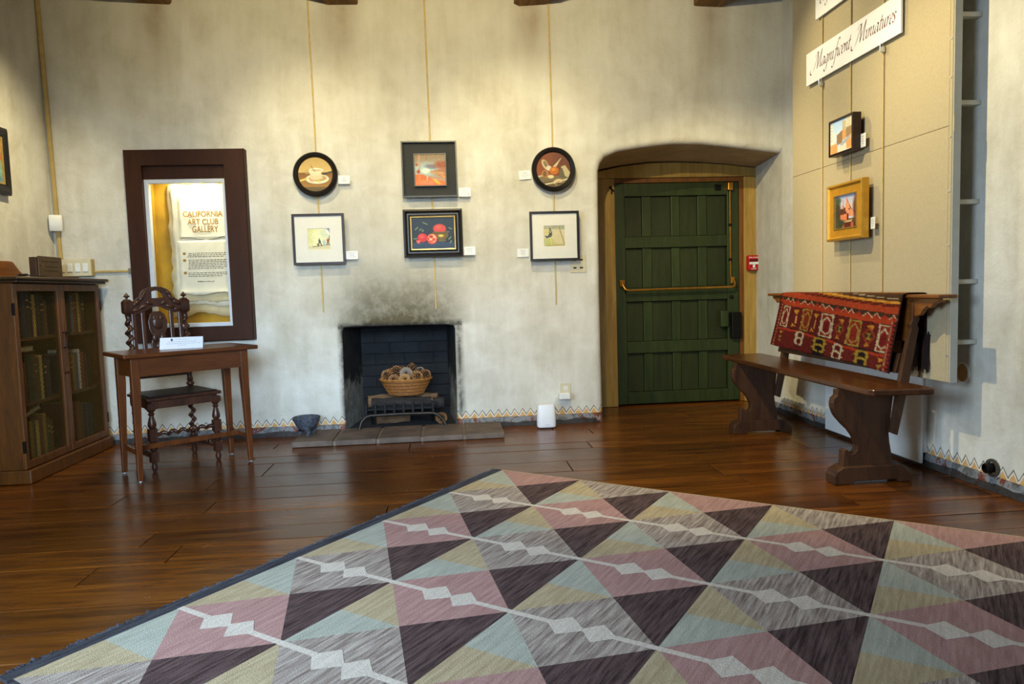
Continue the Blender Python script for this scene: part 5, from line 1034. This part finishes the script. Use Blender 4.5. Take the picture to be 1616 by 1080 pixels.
for x in (-.145, -.088, .088, .145):
    b = MB(); w = .013; b.prism([(x-w, .58), (x-w, .985), (x+w, .985), (x+w, .58)], 'y', -.009, .009); b.v = [(p[0], p[1]+BYL(p[2]), p[2]) for p in b.v]; b.build('back_slat', M_CH, ch, world=False, bevel=.005)
# carved central splat with medallion
b = MB(); b.prism([(-.05, .58), (-.055, .66), (-.04, .70), (-.052, .76), (-.036, .81), (-.056, .86), (-.06, .91), (-.045, .955), (-.02, .975), (.02, .975), (.045, .955), (.06, .91), (.056, .86), (.036, .81), (.052, .76), (.04, .70), (.055, .66), (.05, .58)], 'y', -.007, .007); b.v = [(p[0], p[1]+BYL(p[2]), p[2]) for p in b.v]; b.build('carved_splat', M_CH, ch, world=False, bevel=.004)
for x, z, rx, rz in ((0, .90, .036, .046), (-.024, .80, .02, .03), (.024, .80, .02, .03), (0, .745, .026, .026), (-.026, .69, .022, .03), (.026, .69, .022, .03), (0, .63, .03, .035), (-.02, .93, .016, .016), (.02, .93, .016, .016)):
    MB().sph((x, BYL(z)-.008, z), (rx, .010, rz), 12, 8).build('carved_boss', M_CH, ch, world=False, smooth=True)
# ------------------------------------------------------------------ stone mortar bowl
def stone():
    t = NT('dark_volcanic_stone'); n = t.noise(t.co(), 60, 5, .7); t.set(t.ramp(n, [(.35, lin((42, 44, 52))), (.6, lin((88, 92, 102))), (.75, lin((128, 132, 140)))]), .85); t.bump(n, .9, .006); return t.m
M_STONE = stone(); mo = thing('stone_mortar', 'dark grey stone mortar bowl on three legs at hearth end', 'mortar', (-1.062, 5.215, .041))
b = MB().lathe([(.03, .040), (.055, .045), (.078, .075), (.094, .115), (.098, .132), (.092, .135), (.084, .118), (.06, .085), (.0, .075)], 0, 0, 24, False); b.build('bowl', M_STONE, mo, world=False, smooth=True)
for k in range(3):
    a_ = -PI/2+k*2*PI/3+.25; ca, sa = math.cos(a_), math.sin(a_); MB().tube([(.052*ca, .052*sa, .062), (.056*ca, .056*sa, .03), (.058*ca, .058*sa, 0)], [.026, .019, .012], 10).build('foot', M_STONE, mo, world=False, smooth=True)
# ------------------------------------------------------------------ grate, logs, basket of pine cones
gr = thing('fire_grate', 'black iron fire grate with upright bars in the fireplace', 'grate', (-.39, 5.50, 0.02)); gy = -.115
MB().tube([(-.315, gy-.05, .022), (-.30, gy-.04, .07), (-.27, gy-.035, .105), (-.235, gy-.03, .117), (0, gy-.03, .121), (.235, gy-.03, .117), (.27, gy-.035, .105), (.305, gy-.04, .07), (.33, gy-.05, .022)], .0115, 10).build('front_bar', plain('worn_iron', (58, 54, 52), .45, .7, var=.25), gr, world=False, smooth=True)
for k, x in enumerate((-.265, -.195, -.125, -.055, .015, .085, .155, .235)):
    b = MB().box(x-.009, x+.009, gy-.012, gy+.0, .108, .205); b.box(x-.009, x+.009, gy, gy+.26, .108, .118); b.build('upright_bar', M_IRON, gr, world=False, bevel=.002)
for z in (.150,): MB().box(-.275, .245, gy-.004, gy+.004, z, z+.010).build('cross_bar', M_IRON, gr, world=False)
MB().tube([(-.27, gy+.24, .113), (.24, gy+.24, .113)], .009, 8).build('rear_bar', M_IRON, gr, world=False)
for x in (-.25, .22): MB().tube([(x, gy+.24, .113), (x, gy+.25, 0)], .010, 8).build('rear_leg', M_IRON, gr, world=False)
def bark(name, a, c):
    t = NT(name); n = t.noise(t.co('Object', (3, 20, 20)), 3, 5, .7, .6); t.set(t.ramp(n, [(.3, lin(a)), (.7, lin(c))]), .9); t.bump(n, .9, .012); return t.m
M_BARK = bark('grey_brown_bark', (62, 44, 30), (148, 116, 84)); M_CHAR = bark('charred_bark', (18, 17, 18), (62, 58, 58)); M_CUT = plain('cut_log_end', (150, 112, 72), .85, var=.2)
def log(x0, y0, z0, x1, y1, z1, r, m_, label, seed):
    q = random.Random(seed); P0, P1 = Vector((x0, y0, z0)), Vector((x1, y1, z1)); mid = (P0+P1)/2; L = (P1-P0).length; n = 14
    o = thing('log', label, 'log', (mid.x, mid.y, min(z0, z1)-r), math.atan2(y1-y0, x1-x0)); rad = [r*(1+q.uniform(-.16, .16)) for _ in range(n)]; lift = r; sl = (z1-z0)/2
    rg = [[(L*(t-.5), rr*math.cos(2*PI*j/n), lift+abs(sl)+sl*(2*t-1)+rr*math.sin(2*PI*j/n)) for j in range(n) for rr in (rad[j]*(1+.08*math.sin(t*9+j)),)] for t in [i/8 for i in range(9)]]
    MB().rings(rg, True, False).build('bark', m_, o, world=False, smooth=True)
    for i in (0, -1): b = MB(); b.q(rg[i]); b.build('cut_end', M_CUT if m_ is M_BARK else M_CHAR, o, world=False)
log(-.62, 5.465, .205, -.17, 5.48, .200, .048, M_CHAR, 'charred log lying at front of the grate', 1); log(-.66, 5.575, .208, -.40, 5.605, .208, .048, M_BARK, 'pale brown split log at left of grate under basket', 2); log(-.34, 5.605, .208, -.12, 5.575, .208, .050, M_BARK, 'pale brown split log at right of grate under basket', 3); log(-.155, 5.47, .200, -.07, 5.47, .200, .045, M_CHAR, 'short charred log end at right of grate', 4)
log(-.60, 5.60, .065, -.35, 5.66, .065, .04, M_BARK, 'small split log on ash floor under the grate', 6)
M_WICK = wood('honey_wicker', (126, 76, 30), (186, 124, 58), .55, (8, 8, 8), bump=.2); M_WICKD = wood('dark_wicker', (92, 54, 22), (140, 88, 40), .6, (8, 8, 8), bump=.2)
bk_ = thing('wicker_basket', 'oval honey brown wicker basket on grate logs in fireplace', 'basket', (-.36, 5.545, .258)); EX = .72
nst, rows = 64, 15; H = .125; R0, R1 = .122, .192
for rw in range(rows):
    z0, z1 = H*rw/rows, H*(rw+1)/rows; b = MB(); rg = []
    for q in range(5):
        f = q/4; z = z0+(z1-z0)*f; bul = math.sin(PI*f); rg.append([])
        for j in range(nst*2):
            th = 2*PI*j/(nst*2); wv = math.cos(nst*th/2+PI*rw); R = R0+(R1-R0)*(z/H)**.85+.0035*bul+.0035*wv; rg[-1].append((R*math.cos(th), R*EX*math.sin(th), z))
    b.rings(rg, True, False); b.build('weave_row', M_WICK if rw % 3 else M_WICKD, bk_, world=False, smooth=True)
b = MB(); n = 72; k = 8
for s_ in (0, PI):
    b.rings([[((R1+.002+.006*math.cos(12*th+s_)+.006*math.cos(2*PI*i/k))*math.cos(th), (R1+.002+.006*math.cos(12*th+s_)+.006*math.cos(2*PI*i/k))*EX*math.sin(th), H+.004*math.sin(12*th+s_)+.006*math.sin(2*PI*i/k)) for i in range(k)] for th in [2*PI*j/n for j in range(n+1)]], True, False)
b.build('braided_rim', M_WICK, bk_, world=False, smooth=True)
b = MB().lathe([(R0, .002), (R0, .010), (0.0, .012)], 0, 0, 32, True); b.v = [(p[0], p[1]*EX, p[2]) for p in b.v]; b.build('base', M_WICKD, bk_, world=False)
def cone_mat(name, a, c):
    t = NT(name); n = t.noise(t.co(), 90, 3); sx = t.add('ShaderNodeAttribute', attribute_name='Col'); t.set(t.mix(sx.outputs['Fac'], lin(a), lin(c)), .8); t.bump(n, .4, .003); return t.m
M_CONES = [cone_mat('pine_cone_brown', (22, 12, 7), (166, 118, 74)), cone_mat('pine_cone_pale', (40, 22, 11), (206, 154, 98)), cone_mat('pine_cone_grey', (34, 27, 23), (170, 152, 136))]
def cone_mesh(R, Hh, mat, seed):
    q = random.Random(seed); b = MB(); cols = []
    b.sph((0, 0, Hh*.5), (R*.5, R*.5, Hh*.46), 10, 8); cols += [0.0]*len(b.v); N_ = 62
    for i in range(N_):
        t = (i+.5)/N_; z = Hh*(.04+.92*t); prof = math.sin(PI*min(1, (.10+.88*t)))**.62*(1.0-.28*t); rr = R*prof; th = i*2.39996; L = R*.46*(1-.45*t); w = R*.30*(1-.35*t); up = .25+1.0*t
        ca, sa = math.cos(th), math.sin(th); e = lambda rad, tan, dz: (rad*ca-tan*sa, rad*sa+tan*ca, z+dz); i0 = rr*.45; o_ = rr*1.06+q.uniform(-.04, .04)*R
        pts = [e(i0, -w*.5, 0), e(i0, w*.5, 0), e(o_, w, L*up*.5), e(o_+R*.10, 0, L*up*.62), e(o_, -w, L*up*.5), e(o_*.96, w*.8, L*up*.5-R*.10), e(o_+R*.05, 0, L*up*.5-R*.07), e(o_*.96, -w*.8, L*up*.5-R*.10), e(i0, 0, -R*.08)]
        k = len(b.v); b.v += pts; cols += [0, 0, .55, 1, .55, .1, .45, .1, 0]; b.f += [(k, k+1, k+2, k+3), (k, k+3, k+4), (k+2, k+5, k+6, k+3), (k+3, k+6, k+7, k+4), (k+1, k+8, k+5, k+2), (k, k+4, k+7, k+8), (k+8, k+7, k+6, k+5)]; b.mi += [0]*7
    b.v = [(p_[0], p_[1], p_[2]-Hh*.5) for p_ in b.v]
    o = b.build('scales', mat, None, world=False); me = o.data; at = me.color_attributes.new('Col', 'FLOAT_COLOR', 'POINT'); at.data.foreach_set('color', np.repeat(np.array(cols, np.float32)[:, None], 4, 1).ravel()); bpy.data.objects.remove(o); return me
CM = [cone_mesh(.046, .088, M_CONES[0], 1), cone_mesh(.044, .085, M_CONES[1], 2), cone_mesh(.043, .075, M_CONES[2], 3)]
def pine_cone(x, y, z, k, rx, ry, rz, sc, label, grp='pine cones piled in the basket'):
    o = bpy.data.objects.new('pine_cone', CM[k]); COL.objects.link(o); o.location = (x, y, z); o.rotation_euler = (rx, ry, rz); o.scale = (sc,)*3; tag(o, label, 'pine cone', grp)
bx0, by0, bz0 = -.36, 5.545, .258
for x, y, z, k, rx, ry, rz, sc, lab in ((-0.14, -0.005, 0.15, 0, 0.9, -0.5, 0, 1.0, 'dark pine cone at the left end of the basket'), (-0.075, 0.01, 0.172, 1, 0.3, -0.15, 1, 1.08, 'large pale upright pine cone left of middle in basket'), (0.005, -0.02, 0.165, 2, 1.35, 0.1, 0, 1.05, 'greyish pine cone showing its base at middle of basket'), (0.045, 0.055, 0.185, 0, 0.2, 0.2, 2, 1.0, 'dark upright pine cone behind middle of basket'), (-0.005, -0.07, 0.125, 1, 1.3, 0, 0.2, 0.95, 'pale pine cone low at front middle of basket'), (0.085, -0.045, 0.14, 1, 1.0, 0.35, 0.5, 1.0, 'pale brown pine cone at right front of basket'), (0.105, 0.045, 0.165, 2, 0.5, 0.5, 0, 0.95, 'grey brown pine cone right of middle in basket'), (0.148, 0.0, 0.145, 0, 0.7, 0.8, 0, 0.95, 'dark pine cone at the right end of basket'), (-0.088, -0.055, 0.125, 0, 1.2, -0.3, 0, 0.85, 'dark pine cone low at left front of basket'), (0.045, -0.05, 0.125, 0, 1.2, 0.1, 0, 0.7, 'small dark pine cone wedged right of the grey one'), (-0.12, 0.06, 0.15, 0, 0.3, -0.3, 0, 0.95, 'dark pine cone behind the left end of basket'), (-0.03, 0.075, 0.165, 0, -0.3, 0, 0, 0.95, 'dark pine cone at the back of basket pile')):
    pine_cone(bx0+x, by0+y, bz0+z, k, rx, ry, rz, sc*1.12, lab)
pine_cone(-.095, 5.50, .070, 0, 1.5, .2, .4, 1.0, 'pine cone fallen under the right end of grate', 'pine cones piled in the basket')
for o in bpy.data.objects:
    if '_w' in o: del o['_w']
